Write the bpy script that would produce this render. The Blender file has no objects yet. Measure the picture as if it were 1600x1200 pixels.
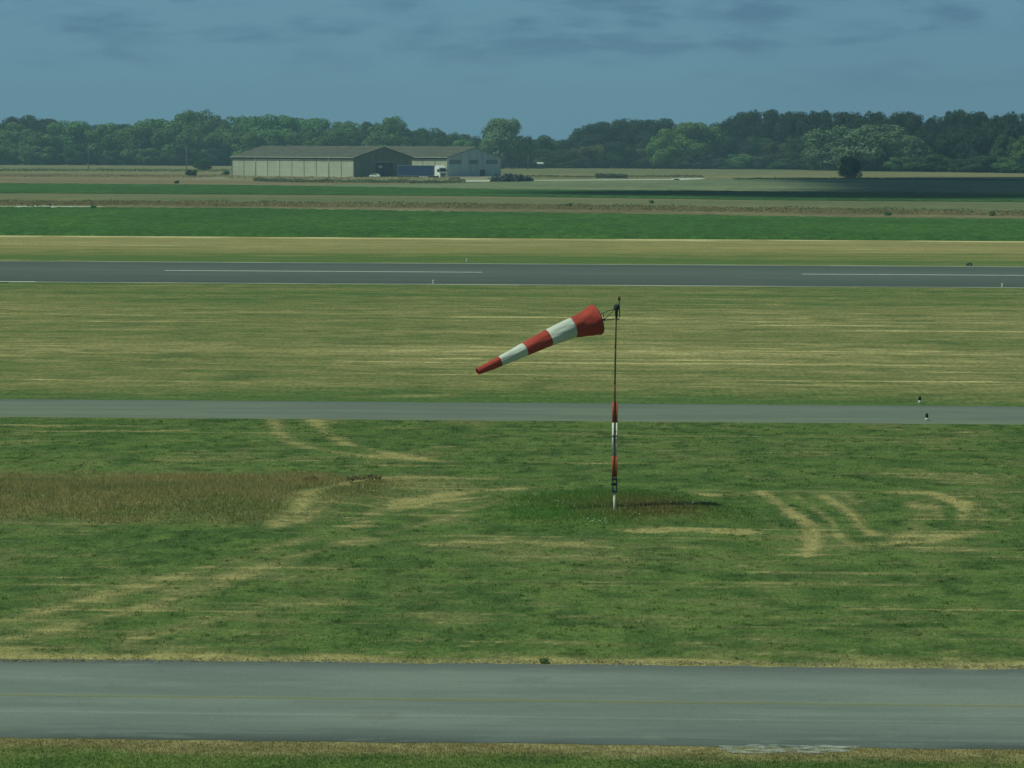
import bpy, bmesh, math, random
import numpy as np
from mathutils import Vector, Matrix

random.seed(7)
R = math.radians
S = bpy.context.scene

# ------------------------------------------------------------------ camera
CAM_H = 11.0
FPX = 4200.0                                    # focal length in pixels of a 1600 px wide frame
cam_d = bpy.data.cameras.new('camera')
cam = bpy.data.objects.new('camera', cam_d)
S.collection.objects.link(cam)
cam_d.sensor_width = 36.0
cam_d.lens = FPX / 1600 * 36.0
cam_d.clip_start = 0.5
cam_d.clip_end = 30000
ROT = (Matrix.Rotation(R(1.9), 3, 'Z') @ Matrix.Rotation(R(90 - 5.01), 3, 'X') @ Matrix.Rotation(R(0.24), 3, 'Z'))
cam.location = (0, 0, CAM_H)
cam.rotation_euler = ROT.to_euler()
S.camera = cam
S.render.resolution_x, S.render.resolution_y = 1024, 768

# ------------------------------------------------------------------ light and sky
SUN_EL, SUN_TO = 56.0, Vector((-0.93, -0.37))   # height of the sun, horizontal direction towards it
w = bpy.data.worlds.new('World')
S.world = w
w.use_nodes = True
nt = w.node_tree
for n in list(nt.nodes): nt.nodes.remove(n)
def wn(t, **k):
    n = nt.nodes.new(t)
    for a, b in k.items(): setattr(n, a, b)
    return n
sky = wn('ShaderNodeTexSky', sky_type='NISHITA')
sky.sun_disc = False
sky.sun_elevation = R(SUN_EL)
sky.sun_rotation = math.atan2(SUN_TO.x, SUN_TO.y)
sky.air_density, sky.dust_density, sky.ozone_density = 1.0, 0.6, 1.6
tc = wn('ShaderNodeTexCoord')
mp = wn('ShaderNodeMapping'); mp.inputs['Scale'].default_value = (22, 22, 92); mp.inputs['Location'].default_value = (3.1, 0.4, 7.35)
nz = wn('ShaderNodeTexNoise'); nz.inputs['Scale'].default_value = 1.0; nz.inputs['Detail'].default_value = 7; nz.inputs['Roughness'].default_value = 0.55
nz.inputs['Distortion'].default_value = 0.25
cr = wn('ShaderNodeValToRGB'); cr.color_ramp.elements[0].position = 0.45; cr.color_ramp.elements[1].position = 0.62
mp2 = wn('ShaderNodeMapping'); mp2.inputs['Scale'].default_value = (8, 8, 40); mp2.inputs['Location'].default_value = (1.7, 2.2, 0.6)
nz2 = wn('ShaderNodeTexNoise'); nz2.inputs['Detail'].default_value = 4
cr2 = wn('ShaderNodeValToRGB'); cr2.color_ramp.elements[0].position = 0.30; cr2.color_ramp.elements[1].position = 0.55
sep = wn('ShaderNodeSeparateXYZ')
fade = wn('ShaderNodeMapRange'); fade.inputs['From Min'].default_value = 0.018; fade.inputs['From Max'].default_value = 0.042
mul = wn('ShaderNodeMath', operation='MULTIPLY'); mul2 = wn('ShaderNodeMath', operation='MULTIPLY'); mul3 = wn('ShaderNodeMath', operation='MULTIPLY')
mul3.inputs[1].default_value = 0.8
tint = wn('ShaderNodeMix', data_type='RGBA', blend_type='MULTIPLY'); tint.inputs['Factor'].default_value = 1.0
tint.inputs['B'].default_value = (0.45, 0.60, 0.54, 1)      # the tower's tinted glazing colours all the light alike
flat = wn('ShaderNodeMix', data_type='RGBA'); flat.inputs['Factor'].default_value = 0.82
flat.inputs['B'].default_value = (1.38, 3.25, 4.70, 1)
cl = wn('ShaderNodeMix', data_type='RGBA'); cl.inputs['B'].default_value = (0.98, 2.18, 3.35, 1)
deep = wn('ShaderNodeMapRange'); deep.inputs['From Min'].default_value = 0.06; deep.inputs['From Max'].default_value = 0.35
deep.inputs['To Min'].default_value = 1.0; deep.inputs['To Max'].default_value = 0.36
dm = wn('ShaderNodeVectorMath', operation='SCALE')
bg = wn('ShaderNodeBackground'); bg.inputs['Strength'].default_value = 0.10
out = wn('ShaderNodeOutputWorld')
L = nt.links.new
L(sky.outputs[0], tint.inputs['A'])
L(tint.outputs['Result'], flat.inputs['A'])
L(tc.outputs['Generated'], mp.inputs['Vector']); L(mp.outputs[0], nz.inputs['Vector']); L(nz.outputs[0], cr.inputs[0])
L(tc.outputs['Generated'], mp2.inputs['Vector']); L(mp2.outputs[0], nz2.inputs['Vector']); L(nz2.outputs[0], cr2.inputs[0])
L(tc.outputs['Generated'], sep.inputs[0]); L(sep.outputs['Z'], fade.inputs['Value'])
L(cr.outputs[0], mul.inputs[0]); L(cr2.outputs[0], mul.inputs[1])
L(mul.outputs[0], mul2.inputs[0]); L(fade.outputs[0], mul2.inputs[1]); L(mul2.outputs[0], mul3.inputs[0])
L(mul3.outputs[0], cl.inputs['Factor']); L(flat.outputs['Result'], cl.inputs['A'])
L(cl.outputs['Result'], dm.inputs[0]); L(sep.outputs['Z'], deep.inputs['Value']); L(deep.outputs[0], dm.inputs['Scale']); L(dm.outputs[0], bg.inputs['Color']); L(bg.outputs[0], out.inputs[0])

sd = bpy.data.lights.new('sun', 'SUN')
sd.energy = 3.25
sd.angle = R(0.5)
sd.color = (0.85, 1.0, 0.75)
sun = bpy.data.objects.new('sun', sd)
S.collection.objects.link(sun)
SUNV = Vector((SUN_TO.x * math.cos(R(SUN_EL)), SUN_TO.y * math.cos(R(SUN_EL)), math.sin(R(SUN_EL)))).normalized()
sun.rotation_euler = SUNV.to_track_quat('Z', 'Y').to_euler()
sun.location = (0, 0, 60)
S.view_settings.view_transform = 'Standard'
S.view_settings.look = 'None'
S.view_settings.gamma = 1
S.view_settings.exposure = -0.15
S.cycles.max_bounces = 6
S.cycles.volume_bounces = 0
S.cycles.use_denoising = True

# ------------------------------------------------------------------ helpers
def ray(px, py):
    d = Vector(((px - 800) / FPX, -(py - 600) / FPX, -1.0))
    return ROT @ d
def at(px, py, z=0.0):
    """the point of the plane at height z seen at this pixel of the photograph"""
    d = ray(px, py)
    t = (z - CAM_H) / d.z
    return Vector((d.x * t, d.y * t, z))
def at_depth(px, py, depth):
    d = ray(px, py)
    return Vector((0, 0, CAM_H)) + d * (depth / 1.0)
def scale_at(p):
    """photo pixels per metre at a point"""
    v = ROT.transposed() @ (Vector(p) - Vector((0, 0, CAM_H)))
    return FPX / -v.z
def project(p):
    v = ROT.transposed() @ (Vector(p) - Vector((0, 0, CAM_H)))
    return 800 + v.x / -v.z * FPX, 600 - v.y / -v.z * FPX

def tag(o, label=None, cat=None, group=None, kind=None):
    if label: o['label'] = label
    if cat: o['category'] = cat
    if group: o['group'] = group
    if kind: o['kind'] = kind
    return o
def empty(name, loc=(0, 0, 0), rz=0.0):
    o = bpy.data.objects.new(name, None)
    o.empty_display_size = 0.2
    S.collection.objects.link(o)
    o.location = loc
    o.rotation_euler = (0, 0, rz)
    return o
def link_mesh(name, me, mat, parent=None):
    o = bpy.data.objects.new(name, me)
    S.collection.objects.link(o)
    for m in (mat if isinstance(mat, (list, tuple)) else [mat]): me.materials.append(m)
    if parent: o.parent = parent
    return o
def np_mesh(name, V, F, mat, cols=None, parent=None, smooth=False):
    """V (n,3), F (m,k) with one k; cols per vertex linear rgb"""
    me = bpy.data.meshes.new(name)
    V = np.asarray(V, np.float32); F = np.asarray(F, np.int32)
    k = F.shape[1]
    me.vertices.add(len(V)); me.vertices.foreach_set('co', V.ravel())
    me.loops.add(F.size); me.loops.foreach_set('vertex_index', F.ravel())
    me.polygons.add(len(F))
    me.polygons.foreach_set('loop_start', np.arange(0, F.size, k, dtype=np.int32))
    if smooth: me.polygons.foreach_set('use_smooth', np.ones(len(F), bool))
    me.update(calc_edges=True)
    if cols is not None:
        a = me.color_attributes.new('Col', 'FLOAT_COLOR', 'POINT')
        c = np.ones((len(V), 4), np.float32); c[:, :3] = cols
        a.data.foreach_set('color', c.ravel())
    return link_mesh(name, me, mat, parent)

class MB:
    """collects shapes that become ONE mesh"""
    def __init__(s): s.v, s.f, s.m = [], [], []
    def add(s, vs, fs, mi=0):
        b = len(s.v); s.v += [tuple(p) for p in vs]
        for f in fs: s.f.append([i + b for i in f]); s.m.append(mi)
    def box(s, x0, x1, y0, y1, z0, z1, mi=0):
        s.add([(x0,y0,z0),(x1,y0,z0),(x1,y1,z0),(x0,y1,z0),(x0,y0,z1),(x1,y0,z1),(x1,y1,z1),(x0,y1,z1)],
              [(0,3,2,1),(4,5,6,7),(0,1,5,4),(1,2,6,5),(2,3,7,6),(3,0,4,7)], mi)
    def prism(s, poly, y0, y1, mi=0):
        """poly in x,z extruded along y"""
        n = len(poly)
        vs = [(x, y0, z) for x, z in poly] + [(x, y1, z) for x, z in poly]
        s.add(vs, [tuple(range(n)), tuple(range(2*n-1, n-1, -1))] + [(i, i+n, (i+1)%n+n, (i+1)%n) for i in range(n)], mi)
    def tube(s, pts, rad, n=8, mi=0, cap=True):
        pts = [Vector(p) for p in pts]
        if not isinstance(rad, (list, tuple)): rad = [rad]*len(pts)
        vs, fs = [], []
        ref = None
        for i, p in enumerate(pts):
            t = (pts[min(i+1, len(pts)-1)] - pts[max(i-1, 0)]).normalized()
            if ref is None:
                ref = t.cross(Vector((0.31, 0.95, 0.05)))
                if ref.length < .1: ref = t.cross(Vector((1, 0, 0)))
            a = (ref - t*ref.dot(t)).normalized(); b = t.cross(a); ref = a
            for k in range(n):
                an = 2*math.pi*k/n
                vs.append(p + (a*math.cos(an) + b*math.sin(an))*rad[i])
        for i in range(len(pts)-1):
            for k in range(n):
                fs.append((i*n+k, i*n+(k+1)%n, (i+1)*n+(k+1)%n, (i+1)*n+k))
        if cap:
            fs.append(tuple(range(n-1, -1, -1))); fs.append(tuple(range((len(pts)-1)*n, len(pts)*n)))
        s.add(vs, fs, mi)
    def build(s, name, mat, parent=None, smooth=False, bevel=0):
        me = bpy.data.meshes.new(name)
        me.from_pydata(s.v, [], s.f)
        bm = bmesh.new(); bm.from_mesh(me); bmesh.ops.recalc_face_normals(bm, faces=bm.faces); bm.to_mesh(me); bm.free()
        me.polygons.foreach_set('material_index', s.m)
        if smooth: me.polygons.foreach_set('use_smooth', [True]*len(me.polygons))
        o = link_mesh(name, me, mat, parent)
        if bevel:
            md = o.modifiers.new('bevel', 'BEVEL'); md.width = bevel; md.segments = 2; md.limit_method = 'ANGLE'
        return o

# numpy value noise
def vnoise(x, y, seed=0):
    x = np.asarray(x, float); y = np.asarray(y, float)
    xi = np.floor(x).astype(np.int64); yi = np.floor(y).astype(np.int64)
    fx = x - xi; fy = y - yi
    fx = fx*fx*(3-2*fx); fy = fy*fy*(3-2*fy)
    def h(a, b):
        n = (a*374761393 + b*668265263 + seed*1442695041) & 0xffffffff
        n = ((n ^ (n >> 13))*1274126177) & 0xffffffff
        n = n ^ (n >> 16)
        return (n & 0xffff)/65535.0
    return (h(xi,yi)*(1-fx)+h(xi+1,yi)*fx)*(1-fy) + (h(xi,yi+1)*(1-fx)+h(xi+1,yi+1)*fx)*fy
def fbm(x, y, seed=0, o=4, g=0.5):
    s = 0; a = 1; t = 0
    for i in range(o):
        s = s + a*vnoise(x*2**i + 17.3*i, y*2**i - 9.1*i, seed+i); t += a; a *= g
    return s/t
def sstep(a, b, x):
    t = np.clip((x-a)/(b-a), 0, 1); return t*t*(3-2*t)
def mix3(a, b, t): return a*(1-t[..., None]) + b*t[..., None]
C = lambda *c: np.array(c, float)

# ------------------------------------------------------------------ materials
def mat(name, col, rough=0.8, metal=0.0, spec=0.3, noise=None, bump=None, spread=0.25):
    m = bpy.data.materials.new(name); m.use_nodes = True
    t = m.node_tree; b = t.nodes['Principled BSDF']
    b.inputs['Roughness'].default_value = rough
    b.inputs['Metallic'].default_value = metal
    b.inputs['Specular IOR Level'].default_value = spec
    b.inputs['Base Color'].default_value = (*col, 1)
    if noise:
        c = t.nodes.new('ShaderNodeTexCoord'); mpn = t.nodes.new('ShaderNodeMapping')
        sc = noise if isinstance(noise, (tuple, list)) else (noise,)*3
        mpn.inputs['Scale'].default_value = sc
        n = t.nodes.new('ShaderNodeTexNoise'); n.inputs['Scale'].default_value = 1; n.inputs['Detail'].default_value = 6; n.inputs['Roughness'].default_value = 0.65
        r = t.nodes.new('ShaderNodeMapRange'); r.inputs['From Min'].default_value = 0.3; r.inputs['From Max'].default_value = 0.7
        r.inputs['To Min'].default_value = 1-spread; r.inputs['To Max'].default_value = 1+spread
        vm = t.nodes.new('ShaderNodeVectorMath'); vm.operation = 'SCALE'; vm.inputs[0].default_value = col
        t.links.new(c.outputs['Object'], mpn.inputs['Vector']); t.links.new(mpn.outputs[0], n.inputs['Vector'])
        t.links.new(n.outputs[0], r.inputs['Value']); t.links.new(r.outputs[0], vm.inputs['Scale'])
        t.links.new(vm.outputs[0], b.inputs['Base Color'])
        if bump:
            bn = t.nodes.new('ShaderNodeBump'); bn.inputs['Strength'].default_value = bump; bn.inputs['Distance'].default_value = 0.05
            t.links.new(n.outputs[0], bn.inputs['Height']); t.links.new(bn.outputs[0], b.inputs['Normal'])
    return m
def vcol_mat(name, fine=(6, 6, 6), spread=0.22, bump=0.3, rough=0.95, coarse=None, spec=0.1, translucent=0.0):
    """colour from the mesh's own Col attribute, broken up by fine world-space noise"""
    m = bpy.data.materials.new(name); m.use_nodes = True
    t = m.node_tree; b = t.nodes['Principled BSDF']
    b.inputs['Roughness'].default_value = rough
    b.inputs['Specular IOR Level'].default_value = spec
    at_ = t.nodes.new('ShaderNodeAttribute'); at_.attribute_name = 'Col'
    c = t.nodes.new('ShaderNodeTexCoord')
    last = at_.outputs['Color']; nout = None
    for sc, sp in [(fine, spread)] + ([coarse] if coarse else []):
        mpn = t.nodes.new('ShaderNodeMapping'); mpn.inputs['Scale'].default_value = sc
        n = t.nodes.new('ShaderNodeTexNoise'); n.inputs['Scale'].default_value = 1; n.inputs['Detail'].default_value = 5; n.inputs['Roughness'].default_value = 0.7
        r = t.nodes.new('ShaderNodeMapRange'); r.inputs['From Min'].default_value = 0.28; r.inputs['From Max'].default_value = 0.72
        r.inputs['To Min'].default_value = 1-sp; r.inputs['To Max'].default_value = 1+sp
        vm = t.nodes.new('ShaderNodeVectorMath'); vm.operation = 'SCALE'
        t.links.new(c.outputs['Object'], mpn.inputs['Vector']); t.links.new(mpn.outputs[0], n.inputs['Vector'])
        t.links.new(n.outputs[0], r.inputs['Value']); t.links.new(r.outputs[0], vm.inputs['Scale'])
        t.links.new(last, vm.inputs[0]); last = vm.outputs[0]
        if nout is None: nout = n.outputs[0]
    t.links.new(last, b.inputs['Base Color'])
    if bump:
        bn = t.nodes.new('ShaderNodeBump'); bn.inputs['Strength'].default_value = bump; bn.inputs['Distance'].default_value = 0.1
        t.links.new(nout, bn.inputs['Height']); t.links.new(bn.outputs[0], b.inputs['Normal'])
    if translucent:
        tr = t.nodes.new('ShaderNodeBsdfTranslucent'); mx = t.nodes.new('ShaderNodeMixShader'); mx.inputs[0].default_value = translucent
        t.links.new(last, tr.inputs['Color']); o = t.nodes['Material Output']
        t.links.new(b.outputs[0], mx.inputs[1]); t.links.new(tr.outputs[0], mx.inputs[2]); t.links.new(mx.outputs[0], o.inputs['Surface'])
    return m

# surface colours (linear albedo)
GREEN  = C(.075, .150, .042)
GREEN2 = C(.130, .205, .066)
OLIVE  = C(.205, .205, .084)
STRAW  = C(.430, .350, .150)
STRAWB = C(.560, .500, .260)
BROWN  = C(.150, .125, .060)
DGREEN = C(.052, .098, .028)
CROP   = C(.026, .112, .040)

M_grass = vcol_mat('mown_grass', fine=(7, 5, 5), spread=0.42, bump=0.5, coarse=((1.4, 1.6, 1), 0.22))
M_mid   = vcol_mat('dry_grass', fine=(4, 1.6, 2), spread=0.45, bump=0.5, coarse=((0.7, 1.0, 1), 0.18))
M_far   = vcol_mat('far_field', fine=(0.5, 0.35, 0.5), spread=0.22, bump=0.3, coarse=((0.05, 0.12, 1), 0.15))
M_blade = vcol_mat('grass_blade', fine=(9, 9, 9), spread=0.2, bump=0, translucent=0.65)
M_crop  = vcol_mat('crop', fine=(2.2, 0.6, 2), spread=0.42, bump=0.6, coarse=((0.5, 0.15, 1), 0.12))
M_asph  = vcol_mat('asphalt', fine=(22, 12, 14), spread=0.14, bump=0.12, rough=0.9, coarse=((0.5, 3.0, 1), 0.06), spec=0.25)
M_run   = vcol_mat('runway_asphalt', fine=(3, 5, 3), spread=0.08, bump=0.1, rough=0.9, coarse=((0.06, 1.5, 1), 0.08), spec=0.25)
def paint(name, col, sc=(0.9, 9, 1), lo=0.3, hi=0.55):
    """worn road paint: the paint gives out where noise is low"""
    m = bpy.data.materials.new(name); m.use_nodes = True
    t = m.node_tree; b = t.nodes['Principled BSDF']; b.inputs['Roughness'].default_value = 0.8
    b.inputs['Base Color'].default_value = (*col, 1)
    c = t.nodes.new('ShaderNodeTexCoord'); mpn = t.nodes.new('ShaderNodeMapping'); mpn.inputs['Scale'].default_value = sc
    n = t.nodes.new('ShaderNodeTexNoise'); n.inputs['Scale'].default_value = 1; n.inputs['Detail'].default_value = 6; n.inputs['Roughness'].default_value = 0.75
    r = t.nodes.new('ShaderNodeMapRange'); r.inputs['From Min'].default_value = lo; r.inputs['From Max'].default_value = hi
    tb = t.nodes.new('ShaderNodeBsdfTransparent'); mx = t.nodes.new('ShaderNodeMixShader')
    t.links.new(c.outputs['Object'], mpn.inputs['Vector']); t.links.new(mpn.outputs[0], n.inputs['Vector']); t.links.new(n.outputs[0], r.inputs['Value'])
    t.links.new(r.outputs[0], mx.inputs[0]); t.links.new(tb.outputs[0], mx.inputs[1]); t.links.new(b.outputs[0], mx.inputs[2])
    t.links.new(mx.outputs[0], t.nodes['Material Output'].inputs['Surface'])
    return m
M_white_line = paint('white_line_paint', (.75, .75, .70))
M_side_line = paint('side_line_paint', (.62, .62, .56), sc=(0.07, 2, 1), lo=0.40, hi=0.62)
M_yellow_line = paint('yellow_line_paint', (.36, .35, .09), sc=(0.6, 25, 1), lo=0.34, hi=0.85)

# ------------------------------------------------------------------ ground sheets
def grid(xs, ys, fn_col, fn_z, name, m, kind='structure', smooth=True, jitter=None):
    X, Y = np.meshgrid(xs, ys)
    if jitter: X, Y = jitter(X, Y)
    V = np.stack([X, Y, fn_z(X, Y)], -1).reshape(-1, 3)
    c = fn_col(X, Y).reshape(-1, 3)
    ny, nx = X.shape
    i = np.arange(nx*ny).reshape(ny, nx)
    F = np.stack([i[:-1,:-1], i[:-1,1:], i[1:,1:], i[1:,:-1]], -1).reshape(-1, 4)
    o = np_mesh(name, V, F, m, c, smooth=smooth)
    tag(o, kind=kind)
    return o
def Yc(py): return at(800, py).y              # strips lie parallel to the runway; this is their distance

def ground_col(X, Y):
    n = fbm(X*.004, Y*.01, 3)
    n2 = fbm(X*.0015, Y*.006, 9)
    c = mix3(C(.17,.20,.085), C(.27,.24,.12), sstep(.35, .65, n))
    return mix3(c, C(.11,.17,.06), sstep(.5, .7, n2))
gx = np.concatenate([np.linspace(-7000, -900, 24), np.linspace(-800, 800, 120), np.linspace(900, 7000, 24)])
gy = np.concatenate([np.linspace(-600, 40, 12), np.linspace(60, 1900, 140), np.linspace(2000, 14000, 24)])
grid(gx, gy, ground_col, lambda X, Y: X*0 - 0.03, 'ground', M_far)

# world distances of the edges of each strip
Y_taxi0, Y_taxi1 = Yc(1163), Yc(1038.5)
Y_per0, Y_per1 = Yc(658), Yc(630)
Y_run0, Y_run1 = Yc(445.5), Yc(412.5)
Y_crop0, Y_crop1 = Yc(371), Yc(331)

def poly_d(P, X, Y):
    """distance from points to a polyline given in photo pixels on the ground"""
    Q = [at(a, b) for a, b in P]
    best = np.full(X.shape, 1e9)
    for p, q in zip(Q[:-1], Q[1:]):
        dx, dy = q.x-p.x, q.y-p.y
        t = np.clip(((X-p.x)*dx + (Y-p.y)*dy)/(dx*dx+dy*dy), 0, 1)
        # depth is squashed in view: count it at a third so tracks keep an even look along and across
        best = np.minimum(best, np.hypot(X-p.x-t*dx, (Y-p.y-t*dy)))
    return best
# tyre and mower tracks worn into the near grass (half width m, strength)
TRACKS = [
 ([(425,655),(432,672),(448,688),(490,702),(560,711),(700,722)], .45, .75),
 ([(490,657),(505,676),(540,694),(600,707),(660,716)], .45, .8),
 ([(30,676),(150,673),(290,673)], .28, .8), ([(420,731),(560,728),(720,728)], .25, .7),
 ([(-60,985),(60,958),(160,933),(300,893),(400,868),(480,840)], .55, .55),
 ([(20,1000),(120,975),(230,948),(340,912),(430,880),(560,842)], .6, .55),
 ([(200,1000),(300,975),(400,955),(520,942)], .6, .4),
 ([(430,822),(470,800),(500,772),(560,752),(640,746),(760,748)], .55, .8),
 ([(540,828),(590,800),(640,782),(720,770),(830,762)], .55, .75),
 ([(600,834),(690,812),(760,790),(800,775)], .4, .4),
 ([(560,848),(680,852),(800,846),(900,850)], .7, .45),
 ([(640,792),(720,796),(810,786)], .5, .5),
 ([(1010,831),(1090,829),(1165,832)], .62, 1.7), ([(960,829),(1010,831)], .3, .6),
 ([(1010,770),(1060,776),(1120,775)], .4, .7), ([(1085,770),(1130,778)], .35, .8),
 ([(1190,768),(1230,795),(1262,822),(1275,845),(1262,868)], .32, .85),
 ([(1222,774),(1256,796),(1284,818)], .16, -.45), ([(1266,778),(1298,800),(1328,828)], .16, -.5), ([(1165,776),(1205,800),(1235,826)], .25, -.4), ([(1395,785),(1375,812),(1350,828)], .4, -.45), ([(1475,785),(1490,800),(1475,818)], .25, -.45), ([(690,806),(760,806)], .4, -.4), ([(575,812),(640,798)], .3, -.45),
 ([(1150,778),(1185,800),(1210,825)], .20, .6), ([(1240,776),(1275,796),(1305,820),(1312,842)], .16, .6),
 ([(1320,774),(1350,796),(1378,820)], .18, .45), ([(1480,778),(1510,800),(1492,826)], .2, .5), ([(1545,775),(1580,800),(1560,835)], .3, .35), ([(1245,806),(1300,832),(1330,852)], .3, .5),
 ([(620,800),(680,784),(760,776)], .22, .6), ([(470,818),(510,796),(560,776),(620,764)], .22, .6),
 ([(1290,776),(1318,796),(1345,815),(1362,836)], .30, .95),
 ([(1395,770),(1450,770),(1505,786)], .45, .8), ([(1505,786),(1530,805),(1520,832),(1450,848),(1370,850)], .5, .55),
 ([(1425,785),(1440,800),(1432,826),(1408,846)], .4, .5), ([(1460,790),(1472,812)], .35, .5),
 ([(1180,840),(1240,838),(1310,838),(1500,838)], .5, .4),
 ([(1250,858),(1350,856),(1500,860)], .6, .35),
 ([(1575,769),(1680,771)], .3, .8), ([(0,690),(160,688)], .3, .4),
 ([(1180,750),(1300,742),(1500,738)], .5, .35),
]
def in_ellipse(X, Y, px, py, wpx, hpx):
    c = at(px, py); a = wpx/scale_at(c)
    b = abs(at(px, py-hpx).y - at(px, py+hpx).y)/2
    return np.hypot((X-c.x)/a, (Y-c.y)/b)
def bank_mask(X, Y):
    """the unmown bank on the left"""
    n = fbm(X*.5, Y*.5, 41)
    a, b = at(-200, 742).y, at(-200, 822).y
    hi, lo = at(300, 741).y, at(300, 824).y
    e = at(610, 780).x + (Y-at(610,780).y)*0.25
    n2 = fbm(X*1.6, Y*1.6, 47)
    m = sstep(lo-1.0, lo+2.6, Y + (n-.5)*3.4 + (n2-.5)*1.6)*sstep(hi+1.6, hi-2.0, Y + (n-.5)*4.0 + (n2-.5)*1.6)*sstep(e+1.2, e-3.0, X + (n-.5)*3 + (n2-.5)*1.5)
    cut = np.exp(-(poly_d([(430,822),(470,800),(500,772),(560,752)], X, Y)/.5)**2)
    return m*(1-.75*cut)
def mound_mask(X, Y):
    n = fbm(X*.45, Y*.45, 42)
    return sstep(1.25, .55, in_ellipse(X, Y, 965, 797, 200, 30) + (n-.5)*.9)
def relief(X, Y):
    z = .035*(fbm(X*.8, Y*.8, 5)-.5)
    z = z + .14*sstep(1.25, .1, in_ellipse(X, Y, 965, 799, 215, 34))
    c = at(250, 782)
    z = z + .28*np.exp(-((Y-c.y)/2.6)**2)*sstep(at(640,780).x, at(520,780).x, X)
    return z
def edge_fade(Y, a, b, w_=1.0): return sstep(a, a+w_, Y)*sstep(b, b-w_, Y)
def straw_lines(X, Y, y0, y1, n, seed, wid=(.10, .3), lx=.05):
    """thin lines of cut hay left along the mower's passes, broken along their length"""
    r = random.Random(seed); out = X*0
    for i in range(n):
        yc_ = r.uniform(y0, y1); w_ = r.uniform(*wid); k = r.uniform(.5, 1.0); th = r.uniform(.46, .66)
        yy = yc_ + .5*(fbm(X*.03, X*0+i*7.7, seed+1, 2)-.5)
        out = np.maximum(out, k*np.exp(-((Y-yy)/w_)**2)*sstep(th, th+.16, fbm(X*lx + i*13.1, X*0+i*3.3, seed+2, 4, .65)))
    return out
def near_dry(X, Y):
    st = fbm(X*.28, Y*1.15, 11, 5, .6)                         # mowing streaks along the runway
    st2 = fbm(X*.85, Y*2.0, 12, 4, .6)
    big = fbm(X*.10, Y*.14, 13, 3)
    pat = fbm(X*.55, Y*.42, 17, 4, .6)
    d = .13 + .70*(st-.5) + .55*(st2-.5) + .45*(big-.5) + .85*(pat-.5) + .35*(fbm(X*2.2, Y*3.0, 18, 3)-.5)
    for P, hw, s in TRACKS:
        dd = poly_d(P, X + .3*(pat-.5), Y + .5*(st2-.5))
        d = d + s*.92*np.exp(-(dd/(hw*.8))**2)*(.50+.85*fbm(X*1.3, Y*2.4, 14, 4, .7))
    d = d + .75*straw_lines(X, Y, Y_taxi1, Y_per0, 90, 300, (.05, .14), .16)
    for px, py, a, b, s in ((700,800,170,60,.20), (1330,830,190,60,.14), (130,930,330,80,.07), (250,1000,400,30,.07), (740,785,120,30,.18),
                            (1480,755,150,25,.2), (820,860,220,30,.16), (560,715,300,22,.14)):
        d = d + s*np.exp(-in_ellipse(X, Y, px, py, a, b)**2*1.6)
    for px, py, a, b, s in ((1000,930,330,50,-.12), (250,862,240,24,-.2), (1175,690,420,22,-.1), (1180,805,60,25,-.25), (1385,805,45,26,-.35),(600,700,250,14,-.1), (900,1000,600,25,.10)):
        d = d + s*np.exp(-in_ellipse(X, Y, px, py, a, b)**2*1.6)
    d = d - .5*sstep(1.3, .8, in_ellipse(X, Y, 965, 797, 215, 36))
    e = Y_taxi1
    d = d + .45*sstep(.70, .82, fbm(X*3.2, Y*4.5, 19, 3, .6)) - .25*sstep(.66, .8, fbm(X*2.6, Y*2.6, 20, 3))
    d = d + .62*sstep(e+1.0, e+.15, Y + .8*(fbm(X*.7, Y*2, 15)-.5)) + .35*sstep(e+2.4, e+.4, Y+1.2*(big-.5))
    d = d + .10*sstep(Y_per0-1.5, Y_per0-.1, Y)
    return d
def near_col(X, Y):
    d = near_dry(X, Y)
    g = fbm(X*.9, Y*.9, 21, 4)
    clump = sstep(.56, .72, fbm(X*1.7, Y*1.2, 22, 3))
    base = mix3(C(.082,.135,.038), C(.132,.186,.052), sstep(.3, .7, g))
    base = mix3(base, DGREEN*.95, clump*.75)
    c = mix3(base, OLIVE*.95, sstep(.12, .60, d)*.8)
    c = mix3(c, STRAW, sstep(.48, 1.05, d)*.8)
    b = bank_mask(X, Y)
    n = fbm(X*.5, Y*1.0, 23)
    tall = mix3(C(.230,.198,.086), C(.165,.172,.066), sstep(.35, .70, n + .25*(fbm(X*1.3, Y*1.3, 26)-.5)))
    top = at(300, 742).y
    tall = mix3(tall, C(.275,.220,.100), sstep(top-3.0, top-.6, Y)*.75)
    c = mix3(c, tall, b)
    mo = mound_mask(X, Y)
    mc = mix3(C(.092,.170,.040), C(.125,.170,.048), sstep(.40, .62, fbm(X*.45, Y*.6, 24)))
    q = at(1030, 800)
    mc = mix3(mc, C(.160,.128,.050), np.exp(-(((X-q.x)/1.7)**2+((Y-q.y)/3.2)**2)))
    return mix3(c, mc, mo)
X0, X1 = -32.0, 27.0
nx_ = np.arange(X0, X1, .16)
grid(nx_, np.linspace(Y_taxi1-.05, Y_per0+.1, 300), near_col, lambda X, Y: .012 + relief(X, Y)*edge_fade(Y, Y_taxi1, Y_per0, 1.5), 'grass_field', M_grass)

# verge this side of the near taxiway
def verge_col(X, Y):
    n = fbm(X*.4, Y*.8, 31)
    g = mix3(C(.085,.135,.036), C(.135,.180,.048), sstep(.3, .7, fbm(X*.9, Y*.9, 32)))
    c = mix3(g, C(.25,.205,.095), sstep(Y_taxi0-1.5, Y_taxi0-.5, Y + 1.2*(n-.5)))
    c = mix3(c, C(.40,.33,.17), sstep(.50, .75, fbm(X*1.5, Y*2.5, 33))*.6*sstep(Y_taxi0-2.0, Y_taxi0-.2, Y))
    return c
grid(np.arange(-20, 22, .12), np.linspace(38, Y_taxi0+.05, 110), verge_col, lambda X, Y: .010+X*0, 'grass_verge', M_grass)

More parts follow.
